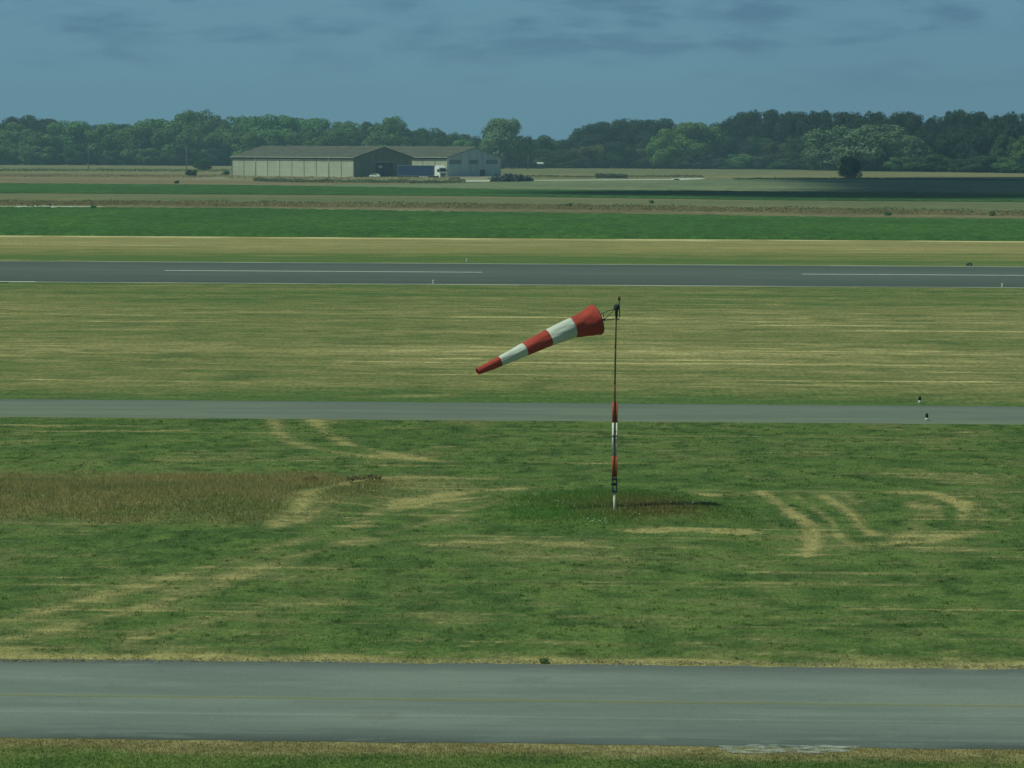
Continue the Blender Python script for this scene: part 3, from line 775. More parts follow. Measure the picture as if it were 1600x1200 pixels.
# the wood along the far edge of the fields: (x, top y, width) in the photo, metres behind the front edge, kind, form
def base_y(px): return float(np.interp(px, [-300, 0, 400, 800, 1200, 1400, 1600, 1900], [256, 257.5, 259.5, 262.5, 264.5, 267.5, 270.5, 274]))
WOOD = [
 # back row on the left, darker
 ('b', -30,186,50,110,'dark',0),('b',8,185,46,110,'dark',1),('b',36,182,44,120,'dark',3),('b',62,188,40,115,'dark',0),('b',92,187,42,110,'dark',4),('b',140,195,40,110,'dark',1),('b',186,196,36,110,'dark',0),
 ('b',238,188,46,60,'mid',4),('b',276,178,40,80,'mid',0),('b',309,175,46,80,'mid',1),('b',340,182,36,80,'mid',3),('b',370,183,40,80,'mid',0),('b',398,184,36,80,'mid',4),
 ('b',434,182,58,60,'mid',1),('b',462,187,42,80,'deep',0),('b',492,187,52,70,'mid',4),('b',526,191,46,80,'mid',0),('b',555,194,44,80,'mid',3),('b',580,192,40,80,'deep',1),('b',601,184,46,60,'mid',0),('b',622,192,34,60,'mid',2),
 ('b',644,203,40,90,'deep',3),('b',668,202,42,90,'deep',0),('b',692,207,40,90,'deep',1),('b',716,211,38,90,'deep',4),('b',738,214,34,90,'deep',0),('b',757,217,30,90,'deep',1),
 # front row left
 ('f',-40,200,60,20,'mid',1),('f',18,193,62,25,'mid',0),('f',62,208,52,5,'mid',3),('f',108,191,64,20,'mid',1),('f',156,194,54,20,'mid',0),('f',212,197,62,10,'mid',4),('f',258,191,64,15,'mid',0),('f',300,196,58,15,'mid',1),
 ('f',345,203,56,12,'mid',3),('f',388,208,56,8,'light',0),('f',425,205,52,15,'mid',4),('f',470,208,50,18,'mid',1),('f',512,204,54,14,'mid',0),('f',556,210,50,14,'deep',4),('f',598,206,48,16,'mid',3),('f',636,214,46,20,'deep',1),('f',676,217,44,20,'deep',0),('f',720,220,40,18,'mid',4),
 ('f',785,188,62,-60,'grey',2),('f',768,215,32,-50,'light',0),('f',812,213,34,-20,'deep',1),
 ('l',4,228,52,0,'mid',3),('l',62,229,48,-2,'mid',0),('l',120,226,44,0,'deep',4),('l',180,235,38,0,'deep',3),('l',235,232,44,0,'mid',1),('l',285,226,46,0,'deep',0),('l',330,232,42,0,'deep',4),
 # middle gap
 ('b',850,213,40,20,'deep',0),('b',876,219,34,25,'deep',4),('b',898,221,30,25,'dark',1),('b',832,220,30,25,'deep',3),
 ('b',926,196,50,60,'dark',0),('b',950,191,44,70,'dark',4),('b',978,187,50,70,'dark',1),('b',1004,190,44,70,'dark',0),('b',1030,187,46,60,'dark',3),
 ('f',1068,194,76,5,'light',3),('f',1040,208,44,0,'light',0),('f',1104,200,44,8,'light',1),
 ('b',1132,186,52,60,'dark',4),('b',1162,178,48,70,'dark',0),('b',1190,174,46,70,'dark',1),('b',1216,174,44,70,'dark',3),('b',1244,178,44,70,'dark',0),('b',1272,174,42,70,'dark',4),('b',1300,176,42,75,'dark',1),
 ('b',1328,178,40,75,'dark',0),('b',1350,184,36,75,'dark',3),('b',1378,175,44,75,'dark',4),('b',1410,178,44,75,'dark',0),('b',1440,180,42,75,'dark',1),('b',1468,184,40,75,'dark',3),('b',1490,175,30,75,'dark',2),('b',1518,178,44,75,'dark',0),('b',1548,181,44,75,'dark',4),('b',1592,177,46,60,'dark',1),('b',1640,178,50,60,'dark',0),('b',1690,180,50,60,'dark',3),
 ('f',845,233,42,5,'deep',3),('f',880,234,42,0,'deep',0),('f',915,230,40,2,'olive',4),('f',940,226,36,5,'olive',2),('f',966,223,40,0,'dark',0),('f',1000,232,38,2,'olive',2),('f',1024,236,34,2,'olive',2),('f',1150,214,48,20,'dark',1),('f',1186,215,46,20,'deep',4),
 ('f',1216,222,42,8,'olive',0),('f',1250,214,44,12,'deep',1),('f',1282,222,36,8,'deep',3),
 ('f',1304,197,82,-15,'grey',0),('f',1372,196,100,-15,'grey',3),('f',1414,211,56,-10,'grey',1),('f',1336,226,52,-25,'grey',0),
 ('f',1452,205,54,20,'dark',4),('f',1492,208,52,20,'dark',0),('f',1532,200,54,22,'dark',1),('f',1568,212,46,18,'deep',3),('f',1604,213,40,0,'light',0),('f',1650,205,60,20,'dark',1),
 # low growth along the foot
 ('l',840,246,40,-3,'deep',3),('l',893,247,38,-3,'deep',0),('l',1062,243,40,-4,'deep',4),('l',1098,244,40,-4,'deep',0),('l',1128,247,34,-4,'deep',3),('l',1157,241,40,-6,'mid',0),('l',1188,245,36,-6,'deep',4),('l',1226,248,40,-5,'deep',3),('l',1264,247,40,-5,'deep',0),
 ('l',1380,243,46,-22,'deep',4),('l',1410,243,40,-18,'mid',3),('l',1460,242,52,-8,'deep',0),('l',1505,248,42,-8,'deep',3),('l',1542,244,52,-8,'deep',4),('l',1584,247,44,-8,'mid',0),('l',1630,246,50,-8,'deep',3),
]
def zone(px):
    if px < 150: return 'at far left'
    if px < 360: return 'left of the long hangar'
    if px < 600: return 'behind the long hangar roof'
    if px < 770: return 'behind the second hangar'
    if px < 915: return 'just right of the hangars'
    if px < 1130: return 'in the middle of the wood'
    if px < 1440: return 'around the pale willows'
    return 'at far right'
ADJ = {'mid': 'mid green', 'light': 'bright green', 'dark': 'dark', 'grey': 'pale greyish', 'olive': 'brownish olive', 'deep': 'deep green'}
NOUN = {'f': 'tree in the front row', 'b': 'tree in the back row', 'l': 'bush at the wood edge'}
ORD = ['leftmost', 'second', 'third', 'fourth', 'fifth', 'sixth', 'seventh', 'eighth', 'ninth', 'tenth', 'eleventh', 'twelfth', 'thirteenth']
from collections import defaultdict
cnt = defaultdict(list)
for e in WOOD: cnt[(e[0], e[5], zone(e[1]))].append(e)
for k in cnt: cnt[k].sort(key=lambda e: e[1])
rr = random.Random(5)
for e in WOOD:
    row, px, ytop, wpx, back, kind, form = e
    b = at(px, base_y(px))
    q = b + Vector((b.x, b.y, 0)).normalized()*back
    q.z = 0
    s = scale_at(q)
    pb = project(q)[1]
    H = (pb-ytop)/s*1.02; W = wpx/s*(1.5 if row == 'b' else 1.32)
    sib = cnt[(row, kind, zone(px))]; i = sib.index(e)
    lab = ADJ[kind]+' '+NOUN[row]+' '+zone(px)
    if len(sib) > 1: lab += ', '+(ORD[i] if i == 0 else ORD[i]+' from left')
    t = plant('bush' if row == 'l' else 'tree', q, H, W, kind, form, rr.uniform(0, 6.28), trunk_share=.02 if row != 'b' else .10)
    assert len(lab.split()) <= 16, lab
    tag(t, lab, 'bush' if row == 'l' else 'tree', 'low bushes along the wood edge' if row == 'l' else 'trees of the far wood')

# the undergrowth that closes the gaps between the trunks
def clump_strip(name, pts, n, h0, h1, wid, col, seed, lab, m=None, leaf=.35, depth=6.0, z0=0.0):
    r = np.random.RandomState(seed)
    Q = [at(a, b) for a, b in pts]
    seg = np.array([(Q[i+1]-Q[i]).length for i in range(len(Q)-1)]); cum = np.concatenate([[0], np.cumsum(seg)])
    s = r.rand(n)*cum[-1]
    X = np.interp(s, cum, [p.x for p in Q]); Y = np.interp(s, cum, [p.y for p in Q]) + r.rand(n)*depth
    hh = h0 + (h1-h0)*fbm(X/wid, Y/wid*.3, seed, 4, .6)
    Z = z0 + hh*r.rand(n)**.6
    c = np.stack([X, Y, Z], -1)
    nrm = np.stack([r.normal(size=n)*.6-.25, r.normal(size=n)*.5-.5, .5+.5*r.rand(n)], -1); nrm /= np.linalg.norm(nrm, axis=1)[:, None]
    t1 = np.cross(nrm, r.normal(size=(n, 3))); t1 /= np.linalg.norm(t1, axis=1)[:, None]; t2 = np.cross(nrm, t1)
    sz = leaf*(.6+.8*r.rand(n))[:, None]
    V = np.stack([c+t1*sz, c+t2*sz, c-t1*sz, c-t2*sz], 1).reshape(-1, 3)
    tone = .65+.7*fbm(X*.35/wid*3, Z*.6, seed+3)[:, None]*(.7+.6*r.rand(n))[:, None]
    cols = np.repeat(np.asarray(col)[None, :]*tone, 4, 0)
    return tag(np_mesh(name, V, np.arange(n*4).reshape(-1, 4), m or M_leafc, cols), lab, kind='stuff')
M_leafc = vcol_mat('weed_leaf', fine=(1, 1, 1), spread=.15, bump=0, translucent=.15)
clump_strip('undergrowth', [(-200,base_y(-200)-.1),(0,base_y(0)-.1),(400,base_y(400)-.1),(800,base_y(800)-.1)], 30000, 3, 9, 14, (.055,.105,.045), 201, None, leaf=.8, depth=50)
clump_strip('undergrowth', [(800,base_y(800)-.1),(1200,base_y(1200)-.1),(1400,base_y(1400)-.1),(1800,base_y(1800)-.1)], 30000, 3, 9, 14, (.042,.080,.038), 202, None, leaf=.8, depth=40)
# scrub strips in the fields
clump_strip('scrub', [(395,283.5),(470,285.6),(560,286),(640,286.6),(700,286.2),(725,286.5)], 5600, .2, 1.6, 4, (.10,.125,.060), 203, None, leaf=.22, depth=12)
clump_strip('dry_weeds', [(350,279),(470,281),(600,281.5),(700,281.5),(716,280.5)], 4000, .4, 1.5, 3, (.27,.235,.13), 204, None, leaf=.2, depth=12)
clump_strip('dry_weeds', [(-100,322),(200,321.5),(400,323.5),(800,327),(1200,333),(1700,340)], 26000, .1, .95, 3, (.190,.160,.080), 205, None, leaf=.13, depth=22)
clump_strip('scrub', [(-100,320),(200,319.5),(500,322),(800,325),(1200,331),(1700,338)], 7000, .15, 1.2, 5, (.075,.105,.045), 206, None, leaf=.13, depth=14)
clump_strip('scrub', [(1150,281),(1300,280),(1600,283),(1750,284)], 2500, .05, .6, 6, (.055,.085,.035), 207, None, leaf=.3, depth=28)
clump_strip('dry_weeds', [(-100,277),(100,277),(340,278)], 5000, .1, .9, 6, (.22,.18,.10), 208, None, leaf=.25, depth=60)
clump_strip('scrub', [(-100,268),(150,268),(340,269)], 3000, .2, 1.4, 8, (.10,.13,.055), 209, None, leaf=.3, depth=60)
clump_strip('scrub', [(930,278),(980,278.4)], 1600, .6, 2.6, 10, (.10,.125,.075), 210, None, leaf=.3, depth=10)
clump_strip('scrub', [(800,277),(900,278),(1100,277)], 2600, .1, 1.0, 6, (.12,.13,.06), 211, None, leaf=.25, depth=40)
clump_strip('dry_weeds', [(-40,1036.5),(300,1036),(800,1038),(1640,1047)], 2600, .01, .10, 1.2, (.25,.22,.13), 212, None, leaf=.02, depth=.35)

# single bushes and weeds standing in the fields
SINGLE = [
 ('bush', 1327,279,246,33,'deep',0,'large dark bush alone at the edge of the right hand field'),
 ('bush', 300,276.5,265,18,'deep',0,'small round bush just left of the long hangar'),
 ('bush', 318,266,249,28,'deep',4,'taller dark bush behind the small round bush left of the hangar'),
 ('bush', 353,275,266,12,'mid',3,'little bush touching the left corner of the long hangar'),
 ('bush', 276,287,281.5,8,'mid',0,'tiny weed bush on the edge of the brown field'),
 ('weed', 145,328,320,9,'mid',0,'dark green weed on the end of the pale dirt track'),
 ('weed', 888,325,317,12,'mid',0,'larger of two green weeds standing on the dry meadow'),
 ('weed', 876,324.5,319,8,'mid',1,'smaller of two green weeds standing on the dry meadow'),
 ('weed', 1387,337,330,11,'mid',0,'lone green weed in the brown strip at the right'),
 ('weed', 1551,337.5,330,12,'mid',3,'wide green weed in the brown strip near the right edge'),
 ('weed', 1018,318,312.5,8,'mid',0,'small weed at the edge of the shaded green field'),
 ('weed', 850,1037,1029,16,'mid',3,'low green tuft at the grass edge of the near taxiway'),
]
for n_, px, yb, yt, wpx, kind, form, lab in SINGLE:
    q = at(px, yb); s = scale_at(q)
    t = plant(n_, q, (yb-yt)/s*1.05, wpx/s*1.15, kind, form, px*.37, trunk_share=.02, lod=0 if wpx > 20 else 1)
    tag(t, lab, 'bush' if n_ == 'bush' else 'weed')
# dark scrap of dead weeds on top of the bank
b_ = at(568, 757)
clump_strip('dead_weeds', [(540,759),(594,755)], 230, .0, .20, .4, (.12,.10,.05), 215, None, leaf=.035, depth=.8, z0=.1)
clump_strip('dead_weeds', [(472,756),(498,755)], 60, .0, .14, .6, (.09,.07,.035), 216, None, leaf=.03, depth=.6, z0=.1)
# white poppies/thistles speckled over the pale field

# ------------------------------------------------------------------ hangars
def wall_mat(name, col, bay, course, dark=.62, streak=.22):
    """cast concrete planks: seams every `bay` m along x and `course` m up, with rain streaks"""
    m = bpy.data.materials.new(name); m.use_nodes = True
    t = m.node_tree; b = t.nodes['Principled BSDF']; b.inputs['Roughness'].default_value = .9; b.inputs['Specular IOR Level'].default_value = .15
    N = t.nodes.new; K = t.links.new
    tc_ = N('ShaderNodeTexCoord'); sp = N('ShaderNodeSeparateXYZ'); K(tc_.outputs['Object'], sp.inputs[0])
    def mth(op, a, b_=None):
        n = N('ShaderNodeMath'); n.operation = op
        for i, v in enumerate((a, b_)):
            if v is None: continue
            if isinstance(v, (int, float)): n.inputs[i].default_value = v
            else: K(v, n.inputs[i])
        return n.outputs[0]
    hz = mth('MODULO', mth('DIVIDE', sp.outputs['Z'], course), 1.0)
    seam = mth('LESS_THAN', hz, .07)
    mpn = N('ShaderNodeMapping'); mpn.inputs['Scale'].default_value = (1.3, 1.3, .12); K(tc_.outputs['Object'], mpn.inputs['Vector'])
    n1 = N('ShaderNodeTexNoise'); n1.inputs['Scale'].default_value = 1; n1.inputs['Detail'].default_value = 6; K(mpn.outputs[0], n1.inputs['Vector'])
    # each panel has its own tone
    px_ = mth('FLOOR', mth('DIVIDE', sp.outputs['X'], bay)); pz = mth('FLOOR', mth('DIVIDE', sp.outputs['Z'], course))
    cb = N('ShaderNodeCombineXYZ'); K(px_, cb.inputs[0]); K(pz, cb.inputs[1])
    wn_ = N('ShaderNodeTexWhiteNoise'); wn_.noise_dimensions = '2D'; K(cb.outputs[0], wn_.inputs['Vector'])
    f = mth('ADD', mth('MULTIPLY', mth('SUBTRACT', n1.outputs[0], .5), streak*4), mth('MULTIPLY', mth('SUBTRACT', wn_.outputs['Value'], .5), .14))
    f = mth('ADD', f, 1.0)
    f = mth('MULTIPLY', f, mth('SUBTRACT', 1.0, mth('MULTIPLY', seam, .18)))
    vm = N('ShaderNodeVectorMath'); vm.operation = 'SCALE'; vm.inputs[0].default_value = col; K(f, vm.inputs['Scale']); K(vm.outputs[0], b.inputs['Base Color'])
    return m
M_panel = wall_mat('concrete_panel', (.50,.50,.405), 5.5, 1.75, streak=.10)
M_pier  = mat('concrete_pier', (.20, .20, .165), .9, noise=(1, 1, .2))
M_pipe  = mat('white_pipe', (.62, .62, .56), .6, noise=(1, 1, .5))
M_fascia = mat('dark_fascia', (.055, .065, .060), .8, noise=1)
M_roof1 = mat('fibre_cement_roof', (.125, .125, .105), .9, noise=(.35, .5, .5), spread=.30, bump=.3)
M_gable1 = mat('dark_gable_sheet', (.15, .18, .16), .7, noise=(.6, .6, .15), spread=.22)
M_gable2 = mat('grey_gable_sheet', (.43, .53, .56), .7, noise=(1.0, 1.0, .10), spread=.28)
M_dark  = mat('dark_opening', (.030, .034, .044), .8)
M_slide = mat('dark_sliding_door', (.050, .055, .075), .6, noise=(2, 2, .2))
M_wind  = mat('dusty_glazing', (.13, .17, .18), .35, noise=2, spread=.3)
M_sign  = mat('white_sign', (.55, .56, .58), .6, noise=6, spread=.2)
M_gutter = mat('pale_gutter', (.50, .50, .43), .6, noise=(1.5, 1, 1), spread=.35)
TH = R(35)
def hangar(corner, Ln, Wd, eave, rise, bays, label, gable_mat, first=True, piers_white=(2, 8)):
    """local x runs along the long wall from the near corner back to the left (negative), y is across"""
    root = empty('hangar', corner, -TH)
    tag(root, label, 'hangar', 'concrete hangars at the edge of the fields')
    bay = Ln/bays
    wl = MB(); wl.box(-Ln, 0, 0, .25, 0, eave-.75); wl.build('wall', M_panel, root)
    wl = MB(); wl.box(-Ln, 0, Wd-.25, Wd, 0, eave-.75); wl.build('wall', M_panel, root)
    fs = MB(); fs.box(-Ln, 0, .12, .30, eave-.75, eave-.05); fs.box(-Ln, 0, Wd-.30, Wd-.12, eave-.75, eave-.05); fs.build('fascia', M_fascia, root)
    for k in range(bays+1):
        if k in piers_white: continue
        pr = MB(); x = -k*bay; pr.box(x-.10-(.02 if k == 0 else 0), x+.10-(.11 if k == 0 else 0), -.09, -.002, 0, eave-.70); pr.build('pier', M_pier, root)
    for k in piers_white:
        if k <= bays:
            d_ = MB(); d_.tube([(-k*bay, -.14, 0), (-k*bay, -.14, eave-.5), (-k*bay, -.05, eave-.1)], .15, 8); d_.build('downpipe', M_pipe, root, smooth=True)
    # gable ends
    def gable(x0, x1, m, opening):
        zo = eave*.79
        g = MB()
        a, b_, h = opening
        pts_l = [(0, 0), (a, 0), (a, h), (b_, h), (b_, 0), (Wd, 0), (Wd, eave), (Wd/2, eave+rise-.15), (0, eave)]
        n = len(pts_l)
        vs = [(x0, y, z) for y, z in pts_l] + [(x1, y, z) for y, z in pts_l]
        # split into convex pieces so the doorway really is an opening
        def piece(poly):
            k_ = len(poly)
            v = [(x0, y, z) for y, z in poly] + [(x1, y, z) for y, z in poly]
            g.add(v, [tuple(range(k_)), tuple(range(2*k_-1, k_-1, -1))] + [(i, (i+1)%k_, (i+1)%k_+k_, i+k_) for i in range(k_)])
        piece([(0, 0), (a, 0), (a, h), (0, h)]); piece([(b_, 0), (Wd, 0), (Wd, h), (b_, h)])
        piece([(0, h+.001), (Wd, h+.001), (Wd, eave), (Wd/2, eave+rise-.15), (0, eave)])
        return g.build('gable_wall', m, root)
    op = (Wd*.37, Wd*.67, eave*.76) if first else (Wd*.60, Wd*.70, eave*.36)
    gable(-.30, 0, gable_mat, op)
    gable(-Ln, -Ln+.30, gable_mat, (Wd*.45, Wd*.5, 2))
    # sheet ribs on the gable
    rb = MB(); r = random.Random(3)
    for k in range(1, int(Wd/.9)):
        y = k*.9
        if op[0] < y < op[1]: z0 = op[2]+.5
        else: z0 = 0
        top = eave+rise*(1-abs(y-Wd/2)/(Wd/2))-.3
        rb.box(.002, .05, y-.05, y+.05, z0, top)
    rb.build('cladding_rib', gable_mat, root)
    dr = MB()
    n = 6
    for k in range(n):
        ya, yb_ = op[0]+(op[1]-op[0])*k/n, op[0]+(op[1]-op[0])*(k+1)/n
        dr.box(-.38, -.33+.03*(k % 2), ya+.03, yb_-.03, .05, op[2]-.03)
    door = dr.build('sliding_door' if first else 'door', M_slide, root)
    if first:
        ln = MB(); ln.box(.052, .20, op[0]-.8, op[1]+.8, op[2]+.02, op[2]+.30); ln.build('door_header', mat('grey_header', (.36,.40,.36), .7), root)
        sg = MB(); sg.box(-.29, -.24, op[0]+(op[1]-op[0])*.18, op[0]+(op[1]-op[0])*.40, op[2]*.62, op[2]*.78); sg.build('sign', M_sign, door)
        lp = MB(); lp.box(.05, .5, (op[0]+op[1])/2-.4, (op[0]+op[1])/2-.1, op[2]+1.6, op[2]+1.9); lp.build('flood_lamp', mat('lamp_housing', (.3,.32,.32), .5), root)
    else:
        for ya, yb_ in ((.04, .24), (.40, .56), (.72, .93)):
            f = MB(); 
            y0, y1, z0, z1 = Wd*ya, Wd*yb_, eave*.66, eave*.86
            f.box(.052, .12, y0, y1, z0-.08, z0); f.box(.052, .12, y0, y1, z1, z1+.08); f.box(.052, .12, y0-.08, y0, z0, z1); f.box(.052, .12, y1, y1+.08, z0, z1)
            for k in range(1, 5): f.box(.052, .11, y0+(y1-y0)*k/5-.03, y0+(y1-y0)*k/5+.03, z0+.001, z1-.001)
            wd_ = f.build('window', mat('window_frame', (.26,.31,.31), .6), root)
            p = MB(); p.box(.053, .075, y0+.002, y1-.002, z0+.002, z1-.002); p.build('pane', M_wind, wd_)
    # roof: two thick slopes with corrugated sheet edges
    def slope(y0, z0, y1, z1, nm='roof'):
        b = MB(); nseg = 64; th = .12
        vs, fs_ = [], []
        for i in range(nseg+1):
            x = -Ln-.5 + (Ln+1.0)*i/nseg
            dz = .035*(i % 2)
            for y, z in ((y0, z0), (y1, z1)): vs += [(x, y, z+dz), (x, y, z+dz+th)]
        for i in range(nseg):
            a = i*4; c_ = a+4
            fs_ += [(a+1, c_+1, c_+3, a+3), (a, a+2, c_+2, c_), (a, c_, c_+1, a+1), (a+2, a+3, c_+3, c_+2)]
        fs_ += [(0, 1, 3, 2), (nseg*4, nseg*4+2, nseg*4+3, nseg*4+1)]
        b.add(vs, fs_)
        # rows of sheets overlap: thin steps down the slope
        for k in range(1, 7):
            t = k/7; y = y0+(y1-y0)*t; z = z0+(z1-z0)*t
            b.box(-Ln-.45, .45, y-.12, y+.12, z+th+.036, z+th+.075)
        return b.build(nm, M_roof1, root)
    rf = slope(-.5, eave-.06, Wd/2, eave+rise)
    slope(Wd+.5, eave-.06, Wd/2, eave+rise)
    rd = MB(); rd.tube([(-Ln-.5, Wd/2, eave+rise+.10), (.5, Wd/2, eave+rise+.10)], .22, 8); rd.build('ridge_cap', M_roof1, rf)
    gt = MB(); gt.box(-Ln-.4, .4, -.75, -.52, eave-.20, eave+.02); gt.build('gutter', M_gutter, rf)
    bb = MB()
    for s_ in (0, 1):
        ya, yb_ = (-.45, Wd/2) if s_ == 0 else (Wd+.45, Wd/2)
        bb.add([(.502, ya, eave-.35), (.502, yb_, eave+rise-.30), (.502, yb_, eave+rise+.1), (.502, ya, eave+.02), (.56, ya, eave-.35), (.56, yb_, eave+rise-.30), (.56, yb_, eave+rise+.1), (.56, ya, eave+.02)],
               [(0,1,2,3),(7,6,5,4),(0,4,5,1),(1,5,6,2),(2,6,7,3),(3,7,4,0)])
    bb.build('barge_board', mat('dark_barge', (.08,.09,.085) if first else (.24,.28,.27), .8), rf)
    return root
c1 = at(553, 277.2)
s1 = scale_at(c1)
L1 = 192*1.085/s1/math.cos(TH)/0.985; W1 = 85/s1/math.sin(TH)*.97
hangar(c1, L1, W1, 31/s1, 16.5/s1, 10, 'long grey concrete hangar with dark gable and open sliding doorway', M_gable1)
c2 = at(699, 276.4); s2 = scale_at(c2)
hangar(c2, L1*.98, 82/s2/math.sin(TH)*.97, 30.5/s2, 16/s2, 10, 'second hangar behind the truck with paler blue grey gable and high windows', M_gable2, first=False, piers_white=(0,))

# ------------------------------------------------------------------ lorry
M_wpaint = mat('white_paint', (.92, .92, .87), .35, spec=.5)
M_blue = mat('blue_tarpaulin', (.026, .062, .150), .6, noise=(2, 2, .6), spread=.18)
M_black = mat('black_rubber', (.02, .02, .022), .85)
M_chassis = mat('dark_chassis', (.035, .038, .042), .7)
M_glass = mat('dark_glass', (.02, .03, .035), .15, spec=.6)
M_chrome = mat('wheel_rim', (.35, .36, .36), .4, metal=.6)
def wheel(parent, x, y, r, wd, n=20):
    t = MB(); t.tube([(x, y-wd/2, r), (x, y-wd*.42, r), (x, y+wd*.42, r), (x, y+wd/2, r)], [r*.9, r, r, r*.9], n)
    o = t.build('wheel', M_black, parent, smooth=False)
    h = MB(); h.tube([(x, y-wd/2-.015, r), (x, y+wd/2+.015, r)], r*.55, 14); h.build('rim', M_chrome, o)
    return o
tl = at(625, 277.6); tr_ = at(681, 278.8)
ang = R(-16)
tr_ = at(680, 280.3)
lorry = empty('articulated_lorry', (tr_.x, tr_.y, 0), ang); lorry.scale = (1.14, 1.14, 1.17)
tag(lorry, 'lorry with blue curtain trailer and white cab parked beside the hangars', 'lorry')
LT = 12.0
b = MB(); b.box(-LT, 0, -1.25, 1.25, 1.12, 4.05); tb = b.build('trailer_body', M_blue, lorry, bevel=.04)
b = MB()
b.box(-LT-.02, .02, -1.28, 1.28, 4.052, 4.16); b.box(-LT-.02, .02, -1.28, 1.28, 1.0, 1.118)
for x in (-LT-.03, -.05): b.box(x, x+.09, -1.285, -1.18, 1.12, 4.05)
b.build('trailer_frame', mat('trailer_rail', (.20,.24,.30), .5), lorry)
b = MB()
for k in range(1, 26): b.box(-LT+k*LT/26-.015, -LT+k*LT/26+.015, -1.275, -1.2505, 1.13, 4.04)
b.build('curtain_strap', mat('curtain_strap', (.022,.055,.15), .6), tb)
b = MB(); b.box(-LT+.2, -.3, -.5, .5, .85, .998); b.box(-8.2, -5.2, -1.2, -.6, .45, .95); b.box(-8.2, -5.2, .6, 1.2, .45, .95); b.build('trailer_chassis', M_chassis, lorry)
b = MB(); b.box(-4.9, -2.6, -1.24, -1.16, .45, .95); b.build('side_guard', mat('pale_guard', (.5,.5,.47), .5), lorry)
for x in (-11.4, -10.1, -8.8):
    for y in (-1.05, 1.05): wheel(lorry, x, y, .5, .34)
cabp = empty('cab', (.55, 0, 0), 0); cabp.parent = lorry; cabp.rotation_euler = (0, 0, R(-30)); cabp.location = (.85, 0, 0); cabp.scale = (1.25, 1.08, 1.06)
prof = [(.0, .95), (.0, 3.55), (.35, 3.98), (1.15, 3.92), (1.75, 3.35), (2.02, 2.25), (2.08, 1.5), (2.08, .45), (1.75, .40), (1.72, .8), (1.5, 1.05), (1.05, 1.08), (.65, .95)]
b = MB(); b.prism(prof, -1.24, 1.24); b.build('cab_body', M_wpaint, cabp, bevel=.05)
b = MB(); b.add([(1.80,-1.10,3.18),(1.80,1.10,3.18),(2.055,1.12,2.28),(2.055,-1.12,2.28),(1.74,-1.10,3.20),(1.74,1.10,3.20),(1.98,1.12,2.25),(1.98,-1.12,2.25)],[(0,1,2,3),(7,6,5,4),(0,4,5,1),(1,5,6,2),(2,6,7,3),(3,7,4,0)])
b.build('windscreen', M_glass, cabp)
b = MB(); b.prism([(1.0,2.15),(1.0,2.95),(1.6,2.95),(1.88,2.15)], -1.262, -1.245); b.prism([(1.0,2.15),(1.0,2.95),(1.6,2.95),(1.88,2.15)], 1.245, 1.262); b.build('side_window', M_glass, cabp)
b = MB(); b.box(2.085, 2.13, -.95, .95, 1.25, 1.65); b.box(2.085, 2.13, -.8, .8, .85, 1.1); b.build('grille', M_chassis, cabp)
for y in (-.95, .95):
    b = MB(); b.box(2.085, 2.14, y-.2, y+.2, .62, .82); b.build('headlight', mat('headlight', (.6,.62,.6), .2), cabp)
b = MB(); b.box(1.75, 1.9, -1.5, -1.28, 2.2, 2.9); b.box(1.75, 1.9, 1.28, 1.5, 2.2, 2.9); b.build('wing_mirror', M_chassis, cabp)
for y in (-.5, .5):
    b = MB(); b.box(.5, .62, y-.1, y+.1, 3.99, 4.12); b.build('roof_lamp', mat('amber_lamp', (.55,.10,.04), .4), cabp)
b = MB(); b.box(-2.6, .0, -.45, .45, .62, .95); b.box(-1.3, -.1, -1.2, -.6, .5, 1.0); b.build('chassis', M_chassis, cabp)
for x in (1.35, -1.9):
    for y in (-1.05, 1.05): wheel(cabp, x, y, .5, .34)

# ------------------------------------------------------------------ white car in front of the dark doorway
q = at(586, 277.5)
car = empty('parked_car', (q.x, q.y, 0), R(-12))
tag(car, 'small white car half hidden by weeds before the dark gable', 'car')
b = MB(); b.prism([(-2.05,.35),(-2.05,.8),(-1.9,.95),(-1.15,1.02),(-.35,1.46),(.9,1.48),(1.5,1.05),(1.95,.9),(2.0,.4),(1.7,.3),(-1.8,.3)], -.82, .82); b.build('car_body', M_wpaint, car, bevel=.07)
b = MB()
for y in (-.835, .822): b.prism([(-.95,1.03),(-.30,1.40),(.82,1.41),(1.25,1.05)], y, y+.013)
b.build('side_window', M_glass, car)
b = MB(); b.add([(-1.12,-.7,1.045),(-.40,-.66,1.445),(-.40,.66,1.445),(-1.12,.7,1.045),(-1.14,-.7,1.065),(-.42,-.66,1.465),(-.42,.66,1.465),(-1.14,.7,1.065)],[(0,1,2,3),(7,6,5,4),(0,4,5,1),(1,5,6,2),(2,6,7,3),(3,7,4,0)]); b.build('windscreen', M_glass, car)
for x in (-1.25, 1.2):
    for y in (-.72, .72): wheel(car, x, y, .31, .2, 14)

